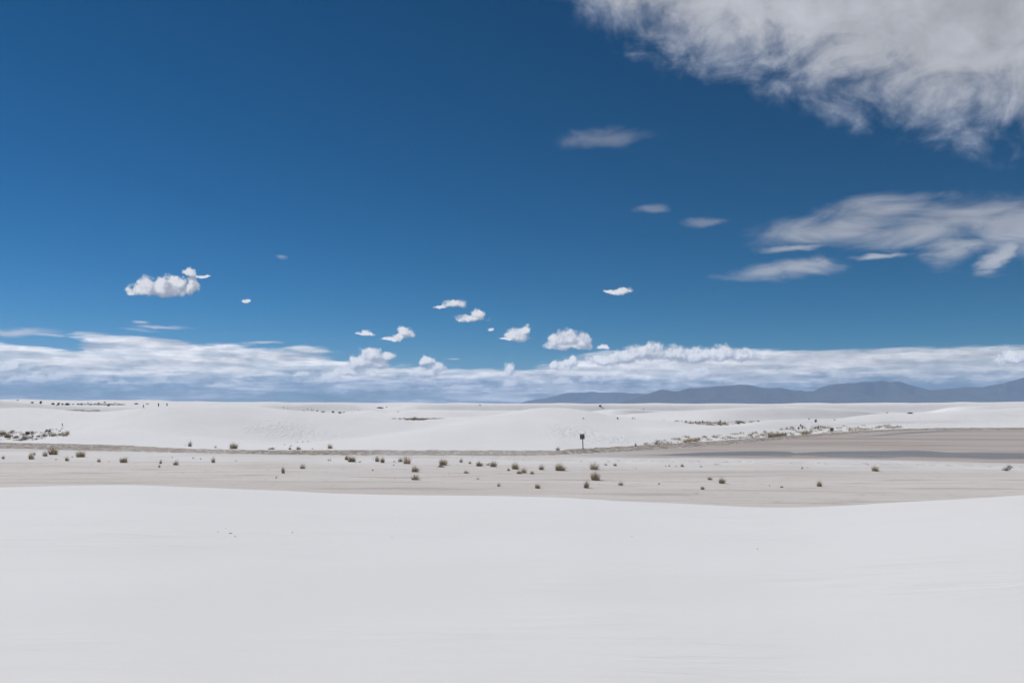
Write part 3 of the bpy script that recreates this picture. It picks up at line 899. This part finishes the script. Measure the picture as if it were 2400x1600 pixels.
FLAT = 'plants scattered over the sand flat'
LBL = """
1|grey|30|608|38|38|small grey tuft at the far left edge of the sand flat
1|tan|285|610|75|74|tan-grey tuft at the left, second from the edge, below a smaller one
1|grey|315|572|30|32|small grey tuft just behind the tan-grey one at the left
1|grey|415|583|55|52|greyish tuft close to the left of the tall brown one by the track
1|brown|490|568|104|88|tall brown tuft overlapping the brown track at the left
1|olive|740|590|88|70|round olive tuft on the flat, right of the tall brown one
1|sprig|515|616|26|18|faint sprig below the tall brown tuft at the left
1|grey|613|626|54|48|dark grey tuft just left of the round olive one
1|sprig|665|592|28|15|low wisp between the dark grey tuft and the round olive tuft
1|grey|910|636|44|42|small grey tuft right of the round olive one
1|sprig|997|639|14|22|thin upright sprig between two tufts at the left of the flat
1|tan|1135|642|90|64|wispy tan tuft whose stalks lean right, left third of the flat
1|grey|1475|651|30|38|small grey tuft right above a darker one, left of centre
1|grey|1462|686|28|30|small dark tuft below a paler one, left of centre
1|grey|1615|664|60|54|low grey tuft with pale stalks, left of the middle of the flat
1|sprig|1580|598|22|22|faint sprig close below the brown track, left half
1|sprig|1775|606|28|28|left one of two sprigs under the track
1|sprig|1845|612|28|24|right one of two sprigs under the track
1|grey|1960|642|50|54|small upright grey tuft below the olive clump beyond the track
1|sprig|2165|630|28|22|faint sprig just right of a small upright grey tuft
1|grey|1745|494|52|56|grey wind-swept tuft beyond the track on the dune foot
1|sprig|1705|486|16|18|tiny sprig left of the wind-swept tuft beyond the track
1|sprig|1975|506|40|34|pale thin sprig between two tufts beyond the track
1|olive|2145|514|88|60|olive and tan clump sitting on the far edge of the track
2|twig|150|522|70|34|low dark mound of a shrub beyond the track, leftmost of its row
2|grey|310|522|34|30|small grey tuft in the row beyond the track
2|brown|390|522|50|36|small brown tuft in the row beyond the track, third along
2|twig|265|479|26|12|dark low clod higher up the dune foot, leftmost
2|twig|320|489|40|12|longest dark low clod on the dune foot
2|twig|380|453|18|10|dark clod on the dune foot, first of three in line
2|twig|433|451|28|10|dark clod on the dune foot, middle of three in line
2|twig|478|449|22|10|dark clod on the dune foot, last of three in line
2|sprig|520|519|34|16|thin low sprig on the track edge left of the wispy clump
2|tan|680|512|64|50|wispy pale clump beyond the track with stalks leaning right
2|olive|830|617|50|50|smaller olive tuft attached to the left of a large dark one
2|olive|880|634|92|66|large dark olive tuft near the track, left of centre
2|sprig|955|641|28|28|small sprig right of the large dark olive tuft
2|sprig|675|626|44|34|sparse pale sprig below the track, left of the large olive tuft
2|brown|1112|632|54|64|left one of a pair of brown tufts below the track
2|brown|1162|642|48|64|right one of a pair of brown tufts below the track
2|sprig|1078|617|12|28|thin sprig left of the pair of brown tufts
2|grey|1325|634|54|44|low grey tuft left of the large tan one
2|tan|1385|652|86|80|large tan tuft with spreading stalks near the centre
2|sprig|1270|637|24|28|thin sprig left of the low grey tuft near the centre
2|sprig|1265|669|28|18|faint low sprig below the gap between the tuft pairs
2|grey|430|697|66|54|grey tuft of separate stems leaning right, left of centre
2|brown|250|740|36|70|tall narrow tuft leaning right, alone at the left of centre
2|sprig|185|786|28|28|small dark sprig below the tall narrow tuft
2|twig|1075|715|38|20|flat dark clod on the open flat left of centre
2|brown|1460|727|80|60|dark brown tuft, upper one of two stacked below the large tan tuft
2|grey|1465|800|92|50|broad low tuft, lower one of two stacked near the centre
2|olive|1720|664|96|68|large olive-brown tuft just right of centre of the flat
2|grey|1700|684|74|30|low fringe growing at the foot of the large olive-brown tuft
2|grey|1885|639|50|44|small pale-stalked tuft close to the footprints, right of centre
2|grey|1965|652|32|32|little grey tuft between two larger ones, right of centre
2|brown|2050|674|76|50|dark rounded brown tuft right of the little grey one
2|twig|2130|667|40|28|small dark twiggy shrub beside a reddish tuft
2|brown|2180|680|80|54|reddish brown loose tuft right of the small twiggy shrub
2|grey|1930|740|66|34|low grey tuft on a streak of the flat right of centre
2|sprig|2040|799|40|28|faint sprig low on the flat right of centre
2|grey|2230|859|40|34|small grey tuft close to the foreground dune near the centre
2|grey|2320|717|34|30|small grey tuft left of the brown pair under the sign
3|brown|30|702|90|76|brown tuft at the left of the cluster below the sign
3|grey|70|744|66|40|low dark tuft in front of the brown one below the sign
3|tan|110|737|66|50|tan tuft right of the low dark one below the sign
3|brown|185|747|46|34|small dark tuft at the right end of the cluster
3|grey|270|707|60|52|slender tuft with a shadow, left of the large rounded brown one
3|brown|440|714|112|72|large rounded brown tuft left below the sign
3|tan|755|706|112|66|large tan tuft directly below the sign, upper of two
3|brown|768|803|124|84|largest brown tuft of the flat, below the tan one under the sign
3|olive|680|874|68|66|bright olive tuft left below the largest brown one
3|olive|232|877|60|50|small olive tuft close to the foreground dune, left of the bright one
3|grey|1000|850|60|40|pale grey tuft right below the largest brown one
3|twig|1348|842|30|24|small dark clod-like shrub on the right half of the flat
3|olive|1750|887|44|40|small dark olive tuft low on the right half of the flat
3|brown|1818|799|66|34|low brown tuft left above a taller one at the right
3|brown|1930|832|70|56|brown tuft with a shadow, right of the low brown one
3|sprig|1700|928|34|14|flat sprig close to the foreground dune at the right
3|grey|947|672|40|30|little tuft with a shadow right of the tan tuft under the sign
3|sprig|857|667|38|34|thin sprig next to the tan tuft under the sign
3|sprig|1447|677|24|22|second of four small sprigs in a row near the mudflat
3|sprig|1410|677|20|16|first of four small sprigs in a row near the mudflat
3|sprig|1508|680|22|22|third of four small sprigs in a row near the mudflat
3|grey|1563|680|40|36|last and largest of four small sprigs in a row near the mudflat
3|sprig|1738|684|40|24|faint sprig right of the row of four near the mudflat
3|sprig|1880|662|54|16|low pale sprig on the drift by the mudflat
3|grey|420|527|50|32|pale thin shrub on the track edge left of the sign
3|brown|1135|492|26|32|small brown bush on the bank right of the sign
4|tan|985|720|92|52|tan and brown clump alone on the right of the flat by the mudflat
4|brown|470|860|62|56|brown tuft with one tall stalk, low on the right of the flat
4|twig|130|870|50|26|small dark shrub low on the right of the flat, left of the stalked tuft
4|twig|2195|717|64|88|dark upright shrub at the far right of the flat
4|twig|2158|712|36|24|little dark shrub at the foot of the upright one at the far right
4|sprig|315|702|22|52|thin tall sprig on the drift below the mudflat
4|sprig|362|694|16|20|tiny sprig right of the thin tall one below the mudflat
4|sprig|15|854|22|14|small dark sprig left of the small dark shrub at the right
""".strip().split('\n')
for row in LBL:
    n_, kind, x_, y_, w_, h_, lab = row.split('|')
    px_, py_ = C(int(n_), float(x_), float(y_))
    plant(kind, px_, py_, float(w_) / 3.92 * 1.05, float(h_) / 3.92 * 1.10, lab, FLAT)
DOTS = {1: [(1257, 678), (1190, 673), (1213, 704), (1370, 701), (625, 687), (840, 663), (1735, 666), (1885, 726), (2012, 723), (2050, 753), (2125, 776), (2200, 773), (1675, 736), (1600, 686), (940, 701), (1812, 603)],
        2: [(82, 801), (400, 787), (698, 781), (1050, 796), (1145, 781), (1245, 799), (1275, 797), (1720, 774), (1775, 746), (2140, 843), (355, 651), (65, 613), (1850, 666), (1665, 691), (1780, 666), (1360, 671), (795, 697)],
        3: [(125, 846), (82, 885), (515, 853), (683, 791), (905, 793), (1045, 806), (1110, 856), (1175, 938), (1930, 869), (2115, 854), (2315, 846), (2255, 872), (800, 840), (460, 883), (1010, 694), (1135, 696), (1395, 850)],
        4: [(432, 876), (1585, 873), (1490, 763), (2245, 803), (530, 1000)]}
DOT = sorted(C(n_, x_, y_) for n_, lst in DOTS.items() for x_, y_ in lst)
for i_, (px_, py_) in enumerate(DOT):
    th = {1: 'st', 2: 'nd', 3: 'rd'}.get((i_ + 1) % 10 if (i_ + 1) // 10 != 1 else 0, 'th')
    plant('twig', px_, py_, rnd.uniform(2.4, 4.0), rnd.uniform(1.6, 2.8), 'tiny dark speck of dead plant on the sand flat, %d%s such speck from the left' % (i_ + 1, th), 'dark specks on the sand flat')

# --- far bushes beyond the first dunes
FAR = """
76|945|7|6|shrub|small dark bush far left, first of the row below the skyline
96|945.8|9|7|shrub|round dark bush far left, second of the row below the skyline
41|938.6|6|2.5|shrub|low smudge of a bush on the far left skyline dune
124.5|948|8|6|shrub|dark bush far left, third of the row below the skyline
137|949.3|8|8|shrub|tallest pointed bush in the far left row
146|948.5|6|4.5|shrub|small bush between the pointed one and the broad one, far left
158.5|949.3|12|7|shrub|broadest dark bush of the far left row
133|950.6|3.5|2|shrub|tiny bush in front of the pointed one, far left
172|948|10|4|twig|pale grey bush right of the broadest one, far left
184|948|9|4|shrub|low dark bush right of the pale grey one, far left
192|948.5|9|4|shrub|low dark bush, last of the far left row
206|944.6|4|2.5|shrub|tiny bush high on the far left plain, leftmost of four
232|945.3|6|3|shrub|second tiny bush of four high on the far left plain
246|943.8|7|3|shrub|third and highest tiny bush of four on the far left plain
269|944.8|5|2|shrub|last tiny bush of four on the far left plain
255|951|7|5|shrub|dark bush below the scrub line, left of the walkers
320|947|12|3|shrub|low dark bush patch just left of the walking person
345|947|10|2|shrub|thin dark bush patch above the walking person
712|961.8|3|2|shrub|tiny bush left of the three small figures
744|963.8|6|4|shrub|bush with a peak right of the three small figures
757|964.8|12|2.4|shrub|flat bush patch right of the peaked bush
781|966|7|5|shrub|largest bush at the foot of the grey dune face
797|967|12|2.6|shrub|flat bush patch right of the largest one under the grey dune face
806|966.8|4|3|shrub|small upright bush at the right end under the grey dune face
891|956.6|16|4|shrub|long flat dark bush on the bright far plain, left of centre
906|954.8|4|2.5|shrub|small bush right behind the long flat one, left of centre
933|965|3|1.8|shrub|tiny bush above the brown grass hollow
840|962|3|1.8|shrub|tiny lone bush on the dune left of the brown grass hollow
1125|949.3|4|2|shrub|tiny bush on the far dune near the centre of the skyline
1406|951.8|9|4.5|shrub|dark round bush on the far dunes above the sign
1508|959|3|1.8|shrub|tiny bush on a far dune right of the dark round one
1367.6|981.5|4|3|shrub|small dark bush on the dune left of the triangular plant
1556|985|3|2|shrub|tiny bush at the left tip of the green hollow
2133|969|13|4.5|shrub|wide dark bush in the dip between far dunes at the right
2079|967.8|4|2|shrub|tiny bush left of the wide dark one in the dip
1896|983|4|4|shrub|small dark bush up the slope left of the single yucca
1956|984|4|3|shrub|small dark bush up the slope right of the single yucca
1949|1010|10|9|shrub|round dark bush in the grass on the bank at the right
1447.5|982.3|7|6|yucca|triangular yucca alone on the dune right above the sign
1482.3|981.7|4|5|yucca|left one of two small yuccas standing together on the dune
1486.5|981.7|4|4.6|yucca|right one of two small yuccas standing together on the dune
1872|1007.5|8|10|yucca|left head of the yucca group on the bank
1880|1006|9|11|yucca|right head of the yucca group on the bank
1876|1000|7|8|yucca|upper head of the yucca group on the bank
1911.5|990|10|9|yucca|single spiky yucca on the white slope above the bank
1917|1006.5|8|9|yucca|yucca in the bank grass right of the yucca group
1911|1005.5|6|7|yucca|smaller yucca touching the one right of the yucca group
1607|990|5|6|yucca|leftmost yucca of the green hollow
1631|992|7|6|yucca|second yucca from the left in the green hollow
1640|992|6|7|yucca|third yucca from the left in the green hollow
1646|991.5|6|8|yucca|tallest yucca of the green hollow
1688|990.5|5|7|yucca|yucca on the back slope in the middle of the green hollow
1731|993|9|5|shrub|dark bush at the right end of the green hollow
1744|992|7|3|shrub|low bush right of the dark one at the end of the green hollow
1761|989.5|5|2.5|shrub|tiny bush on the slope right of the green hollow
1778|987.5|5|3|shrub|outermost tiny bush right of the green hollow
6|1018|16|12|olive|olive green clump at the left edge in the brushy hollow
27|1014|12|11|twig|brown upright shrub behind others in the brushy hollow
18|1025|18|12|olive|olive clump low in the left of the brushy hollow
40|1026|16|9|twig|brown shrub right of the olive bush in the brushy hollow
58|1030|26|17|twig|largest reddish brown shrub in the brushy hollow
47|1033|22|8|twig|brown shrub at the front of the brushy hollow
64|1018|12|9|shrub|green bush at the back of the brushy hollow
75|1016|10|10|twig|grey spiky shrub at the back of the brushy hollow
77|1024|6|5|shrub|small dark bush alone right of the largest brown shrub
90|1023|10|5|twig|low brown shrub in the middle of the brushy hollow
104|1023|16|10|twig|reddish shrub right of the middle of the brushy hollow
108|1013|8|11|twig|thin bare shrub with tall twigs in the brushy hollow
117|1012|8|14|twig|tallest bare shrub with a leaning twig in the brushy hollow
126|1022|15|9|olive|olive green clump near the right end of the brushy hollow
140|1021|12|7|twig|low brown shrub near the right end of the brushy hollow
""".strip().split('\n')
for row in FAR:
    x_, y_, w_, h_, kind, lab = row.split('|')
    plant(kind, float(x_), float(y_), float(w_) * 1.1, float(h_) * 1.12, lab, 'bushes and yuccas among the dunes')
plant('tan', 152, 1021, 20, 12, 'golden grass clump at the right tip of the brushy hollow', 'bushes and yuccas among the dunes')
plant('tan', 158, 1018, 12, 11, 'straw-coloured grass clump ending the brushy hollow', 'bushes and yuccas among the dunes')


# --- grass nobody could count
def grass_mass(name, spots, mats, label, cat):
    """spots: (px, py, half width px, height px, blades, material)"""
    rg = random.Random(len(spots)); vs_, fs_, fm = [], [], []
    for (px, py, hw, hh, n, mi) in spots:
        p = hit(px, py, 30)
        if p is None: continue
        k = p.y / F
        for q in range(n):
            s = rg.gauss(0, 0.5) * hw * k; s2 = rg.gauss(0, 0.8) * 0.7
            f0 = len(fs_)
            d_ = Vector((rg.uniform(-1, 1.3), rg.uniform(-1, 1), 0))
            h_ = hh * k * rg.uniform(0.45, 1.1)
            blade(vs_, fs_, (p.x + s, p.y + s2, p.z - 0.08), d_, h_, 0.030 * p.y / 150.0, h_ * 0.4, rg)
            fm += [mi] * (len(fs_) - f0)
    o = link(name, build(name, vs_, fs_, mats, fm))
    o['kind'] = 'stuff'; o['label'] = label; o['category'] = cat
    return o


GM = [M_TAN, M_STRAW, M_OLIVE, M_BROWN]
rg = random.Random(77)
sp = []
for i in range(170):
    x = 1500 + (2108 - 1500) * rg.random() ** 0.85
    yb = np.interp(x, [1511, 1560, 1600, 1700, 1800, 1840, 1950, 2000, 2050, 2108], [1044, 1040, 1037, 1030, 1024, 1021, 1013, 1009, 1006, 1003])
    thick = np.interp(x, [1500, 1560, 1620, 1680, 1760, 1800, 1900, 2000, 2060, 2108], [2, 6, 10, 7, 9, 11, 11, 8, 6, 3])
    back = rg.random() ** 1.6
    sp.append((x, yb - back * thick * 1.5, rg.uniform(4, 9), rg.uniform(4, 8) * (0.7 if x > 2000 else 1), int(rg.uniform(14, 34)), rg.choice([0, 1, 1, 0, 3, 0])))
for x in np.arange(1605, 1638, 2.5): sp.append((x, 1036 - (x - 1605) * 0.14, 3, 9, 30, 1))
for x in np.arange(1800, 1845, 3): sp.append((x, 1024 - (x - 1800) * 0.1, 4, 9, 30, 0))
grass_mass('bank_grass', sp, GM, 'dry straw-coloured grass along the brown bank at the right', 'grass')
sp = []
for i in range(110):
    u_ = rg.gauss(0, 0.45); u_ = max(-1, min(1, u_))
    x = 978 + u_ * 58
    y = 980.5 + 4.2 * (1 - u_ * u_) * rg.random()
    sp.append((x, y, 4, rg.uniform(1.8, 3.6) + (3 if 965 < x < 985 and rg.random() < .3 else 0), 16, rg.choice([3, 3, 0, 3])))
grass_mass('hollow_grass', sp, GM, 'brown grass filling the narrow hollow between dunes left of centre', 'grass')
sp = []
for i in range(150):
    u_ = max(-1, min(1, rg.gauss(0, 0.42)))
    x = 1680 + u_ * 100
    yb = np.interp(x, [1560, 1582, 1621, 1672, 1710, 1748, 1787], [984, 987.6, 994, 998.6, 996.5, 992, 987.6])
    y = yb - 1 - rg.random() * 8.5 * (1 - u_ * u_)
    sp.append((x, y, 4, rg.uniform(2, 4.5), 14, rg.choice([2, 2, 0, 3, 0])))
grass_mass('hollow_grass', sp, GM, 'green and tan grass covering the dip between dunes right of the sign', 'grass')
sp = []
for i in range(110):
    x = rg.uniform(0, 160); y = rg.uniform(1013, 1033) - max(0, x - 60) * 0.10
    sp.append((x, y, 5, rg.uniform(3, 6), 12, rg.choice([0, 3, 2, 0])))
grass_mass('hollow_grass', sp, GM, 'mixed dry grass between the shrubs of the hollow at the left edge', 'grass')
sp = []
for i in range(90):
    x = rg.uniform(198, 290); y = 947.5 + rg.uniform(-1.2, 2.0)
    sp.append((x, y, 5, rg.uniform(1.2, 2.4), 10, rg.choice([3, 2, 2])))
for i in range(60):
    x = rg.uniform(158, 235); sp.append((x, 961.8 + rg.uniform(-1.0, 1.6) - abs(x - 200) * 0.02, 5, rg.uniform(1, 1.8), 10, rg.choice([3, 2, 3])))
grass_mass('far_scrub', sp, [M_WOOD, M_WOOD, M_LEAF, M_WOOD], 'thin dark line of scrub on the far plain at the left', 'scrub')

# ------------------------------------------------------------------ the sign by the track
P_SIGN = hit(1366.5, 1052.5, 60)
kS = P_SIGN.y / F
M_POST = simple_mat('weathered_post', (0.085, 0.080, 0.075), 0.8, 0.25, 12)
M_PANEL = simple_mat('brown_sign_paint', (0.075, 0.060, 0.042), 0.55, 0.1, 6, 0.4)
M_PALE = simple_mat('pale_sign_paint', (0.62, 0.60, 0.57), 0.6, 0.05, 6, 0.4)


def box(vs_, fs_, x0, x1, y0, y1, z0, z1, bev=0.0):
    i = len(vs_)
    for z in (z0, z1):
        vs_ += [Vector((x0, y0, z)), Vector((x1, y0, z)), Vector((x1, y1, z)), Vector((x0, y1, z))]
    fs_ += [(i, i + 3, i + 2, i + 1), (i + 4, i + 5, i + 6, i + 7)] + [(i + a, i + (a + 1) % 4, i + 4 + (a + 1) % 4, i + 4 + a) for a in range(4)]


def box_obj(name, dims, mat, parent):
    vs_, fs_ = [], []
    for d_ in dims: box(vs_, fs_, *d_)
    return link(name, build(name, vs_, fs_, [mat]), None, parent)


sign = bpy.data.objects.new('trail_sign', None); COL.objects.link(sign)
sign.location = P_SIGN - Vector((0, 0, 0.05)); sign.rotation_euler = (0, R(-2.2), R(6))
sign['label'] = 'brown notice sign on a dark post standing by the track'; sign['category'] = 'sign'
H0 = 25.0 * kS
pw = 0.95 * kS
box_obj('post', [(-pw, pw, -pw, pw, -0.3, H0 + 9 * kS)], M_POST, sign)
pan_ = box_obj('panel', [(-6.0 * kS, 4.6 * kS, -pw - 0.05, -pw - 0.004, H0, H0 + 10.6 * kS)], M_PANEL, sign)
box_obj('header_plate', [(-6.0 * kS, 4.6 * kS, -pw - 0.05, -pw - 0.004, H0 + 10.75 * kS, H0 + 12.6 * kS)], M_PALE, sign)
box_obj('edge_bar', [(-6.35 * kS, -6.03 * kS, -pw - 0.06, -pw - 0.004, H0 + 1.0 * kS, H0 + 14.0 * kS)], M_POST, sign)


def words(z, h, spans):
    return [(a * kS, b_ * kS, -pw - 0.056, -pw - 0.046, H0 + (z - h) * kS, H0 + (z + h) * kS) for a, b_ in spans]


line_spans = [(8.6, 0.42, [(-5.0, -4.3), (-4.15, -3.5), (-3.35, -2.5), (-2.3, -1.6), (-0.4, 0.3), (0.45, 1.2), (1.35, 2.0), (2.15, 3.3)]),
              (6.2, 0.45, [(-4.5, -3.7), (-3.55, -2.8), (-2.65, -1.7), (-0.2, 0.6), (0.75, 1.5), (1.65, 2.6)]),
              (2.4, 0.40, [(-3.6, -2.7), (-2.5, -1.6), (-1.4, -0.6), (-0.4, 0.5), (0.7, 1.5), (1.7, 2.7)])]
for z_, h_, sp_ in line_spans:
    box_obj('lettering', words(z_, h_, sp_), M_PALE, pan_)

# ------------------------------------------------------------------ people far off on the dunes
M_SKIN = simple_mat('skin', (0.34, 0.22, 0.16), 0.6, 0.05, 3)
M_HAIR = simple_mat('hair', (0.03, 0.025, 0.02), 0.7, 0.1, 3)
CLOTH = {}


def cloth(c):
    if c not in CLOTH: CLOTH[c] = simple_mat('cloth', c, 0.9, 0.12, 5)
    return CLOTH[c]


def person_mesh(stride, arm, lean, top, legs, sleeve=True, shorts=False, hat=None):
    """one continuous skinned body, facing +X, 1.75 m"""
    v = []; e = []; r_ = []
    def add(p, rad, par=None):
        v.append(Vector(p)); r_.append(rad)
        if par is not None: e.append((par, len(v) - 1))
        return len(v) - 1
    L_ = lean
    pel = add((0, 0, 0.95), 0.145)
    wai = add((L_ * .3, 0, 1.10), 0.125, pel)
    che = add((L_ * .7, 0, 1.30), 0.155, wai)
    sho = add((L_, 0, 1.43), 0.12, che)
    nek = add((L_ * 1.1, 0, 1.52), 0.055, sho)
    hd1 = add((L_ * 1.2 + .01, 0, 1.62), 0.090, nek)
    hd2 = add((L_ * 1.2 + .015, 0, 1.70), 0.085, hd1)
    add((L_ * 1.2 + .11, 0, 1.615), 0.022, hd1)          # nose
    for s, sw in ((1, stride), (-1, -stride)):
        hip = add((0, s * .10, 0.88), 0.10, pel)
        kn = add((sw * .55 + abs(sw) * .10, s * .105, 0.49), 0.062, hip)
        an = add((sw * 1.0 - (0.06 if sw < 0 else 0), s * .11, 0.08 + (0.05 if sw < 0 else 0)), 0.042, kn)
        add((sw * 1.0 + .15, s * .125, 0.035), 0.035, an)
        a_ = -sw * arm
        sh = add((L_, s * .19, 1.42), 0.062, sho)
        el = add((L_ + a_ * .45, s * .23, 1.15), 0.045, sh)
        wr = add((L_ + a_ * .8 + .05, s * .225, 0.92), 0.030, el)
        pa = add((L_ + a_ * .85 + .07, s * .22, 0.86), 0.034, wr)
        for q, (dx_, ln) in enumerate(((.03, .075), (.012, .09), (-.006, .085), (-.024, .065))):
            add((L_ + a_ * .85 + .07 + dx_ * 1.2, s * .22, 0.86 - ln), 0.010, pa)
        add((L_ + a_ * .85 + .12, s * .205, 0.835), 0.011, pa)
    me = bpy.data.meshes.new('skel'); me.from_pydata(v, e, [])
    o = bpy.data.objects.new('skel', me); COL.objects.link(o)
    o.modifiers.new('s', 'SKIN'); me.skin_vertices.new() if not me.skin_vertices else None
    for i_, rad in enumerate(r_): me.skin_vertices[0].data[i_].radius = (rad, rad * (1.15 if i_ in (0, 1, 2, 3) else 1))
    me.skin_vertices[0].data[0].use_root = True
    sub = o.modifiers.new('d', 'SUBSURF'); sub.levels = 1; sub.render_levels = 1
    dg = bpy.context.evaluated_depsgraph_get()
    out = bpy.data.meshes.new_from_object(o.evaluated_get(dg))
    bpy.data.objects.remove(o); bpy.data.meshes.remove(me)
    out.materials.clear()
    for m in (M_SKIN, cloth(top), cloth(legs), M_HAIR): out.materials.append(m)
    for p in out.polygons:
        c = p.center
        if c.z > 1.66 or (c.z > 1.56 and c.x < L_ * 1.2 - .02): mi = 3
        elif c.z > 1.50: mi = 0
        elif c.z > 0.98 or abs(c.y) > 0.19: mi = 1 if (c.z > 0.93 and (sleeve or c.z > 1.2 or abs(c.y) < .19)) else 0
        elif c.z < 0.075: mi = 3
        else: mi = 0 if (shorts and c.z < 0.5) else 2
        p.material_index = mi; p.use_smooth = True
    return out


PEOPLE = [  # px, py feet, height px, heading, stride, lean, top, legs, shorts, label
    (336, 958.3, 11.5, 10, 0.36, 0.06, (0.03, 0.035, 0.05), (0.22, 0.20, 0.19), False, 'person in a dark top striding across the dune crest at the left'),
    (371.6, 954.0, 10.4, 80, 0.10, 0.02, (0.02, 0.02, 0.025), (0.03, 0.03, 0.035), True, 'person in black standing on the dune crest, middle of the left three'),
    (391.3, 953.0, 9.0, -70, 0.06, 0.0, (0.06, 0.05, 0.05), (0.03, 0.03, 0.04), False, 'person in dark clothes standing right of the one in black'),
    (664.4, 957.0, 8.0, 90, 0.06, 0.0, (0.35, 0.34, 0.33), (0.03, 0.03, 0.035), False, 'person in a pale top and dark trousers left of the grey dune'),
    (674.7, 957.8, 4.6, 90, 0.06, 0.0, (0.42, 0.36, 0.33), (0.35, 0.30, 0.27), False, 'small pale figure right next to the person in the pale top'),
    (720.6, 961.4, 5.0, 60, 0.08, 0.0, (0.04, 0.04, 0.05), (0.04, 0.04, 0.05), False, 'dark figure left of a close pair below the grey dune'),
    (730.6, 962.6, 5.4, -80, 0.06, 0.0, (0.02, 0.02, 0.025), (0.02, 0.02, 0.03), False, 'black figure, left one of a close pair below the grey dune'),
    (733.9, 962.8, 5.2, 90, 0.05, 0.0, (0.18, 0.16, 0.15), (0.05, 0.05, 0.06), False, 'slim greyish figure, right one of a close pair below the grey dune'),
    (146.0, 999.5, 9.0, 170, 0.08, 0.0, (0.035, 0.035, 0.045), (0.04, 0.04, 0.05), False, 'lone person in dark clothes on the slope above the brushy hollow'),
]
for (px_, py_, hp, hd, st_, ln_, tp, lg, sh_, lab) in PEOPLE:
    p = hit(px_, py_, 60)
    if p is None: continue
    me = person_mesh(st_, 0.8, ln_, tp, lg, True, sh_)
    zmin = min(q.co.z for q in me.vertices)
    s_ = max(0.80, min(1.12, hp * p.y / F / 1.78))
    print('PERSON', px_, round(p.y), 'scale', round(hp * p.y / F / 1.78, 2))
    o = link('person', me); o.location = p - Vector((0, 0, zmin * s_)); o.rotation_euler = (0, 0, R(hd)); o.scale = (s_, s_, s_)
    o['label'] = lab; o['category'] = 'person'; o['group'] = 'people walking far off on the dunes'

# ------------------------------------------------------------------ bits lying on the near dune
M_BIT = simple_mat('dark_bits', (0.07, 0.06, 0.055), 0.9, 0.3, 30)


def bit(px_, py_, lx, ly, name, lab):
    p = hit(px_, py_, 2)
    k = p.y / F
    vs_, fs_ = [], []
    n = 6
    for ring, (zz_, sc) in enumerate(((-.3, .8), (.25, 1.0), (.7, .55))):
        for q in range(n):
            a = q * 2 * math.pi / n + ring * .2
            vs_.append(Vector((math.cos(a) * lx * k * .5 * sc * rnd.uniform(.85, 1.1), math.sin(a) * lx * k * .22 * sc * rnd.uniform(.85, 1.1), zz_ * ly * k)))
    for ring in range(2):
        for q in range(n): fs_.append((ring * n + q, ring * n + (q + 1) % n, ring * n + n + (q + 1) % n, ring * n + n + q))
    fs_.append(tuple(range(2 * n, 3 * n)))
    o = link(name, build(name, vs_, fs_, [M_BIT])); o.location = p
    o['label'] = lab; o['category'] = name.split('_')[-1]; o['group'] = 'bits lying on the foreground dune'


bit(540, 1249.5, 9, 1.6, 'dry_twig', 'short dark twig lying flat on the near white dune')
bit(551, 1257, 3.2, 2.2, 'pebble', 'dark pebble just right below the short twig')
bit(511, 1246, 2.4, 1.8, 'pebble', 'small grey pebble left of the short twig')
bit(529, 1238.5, 2.2, 1.6, 'pebble', 'faint pebble just above the short twig')
bit(685, 1248, 3.0, 2.2, 'pebble', 'dark pebble alone right of the twig and pebbles')
bit(919, 1259, 2.6, 1.8, 'pebble', 'small dark pebble near the middle of the near dune')
bit(1481, 1257, 2.6, 1.8, 'pebble', 'small dark pebble right of centre on the near dune')
bit(1775, 1286, 2.8, 2.0, 'pebble', 'dark pebble furthest right on the near dune')
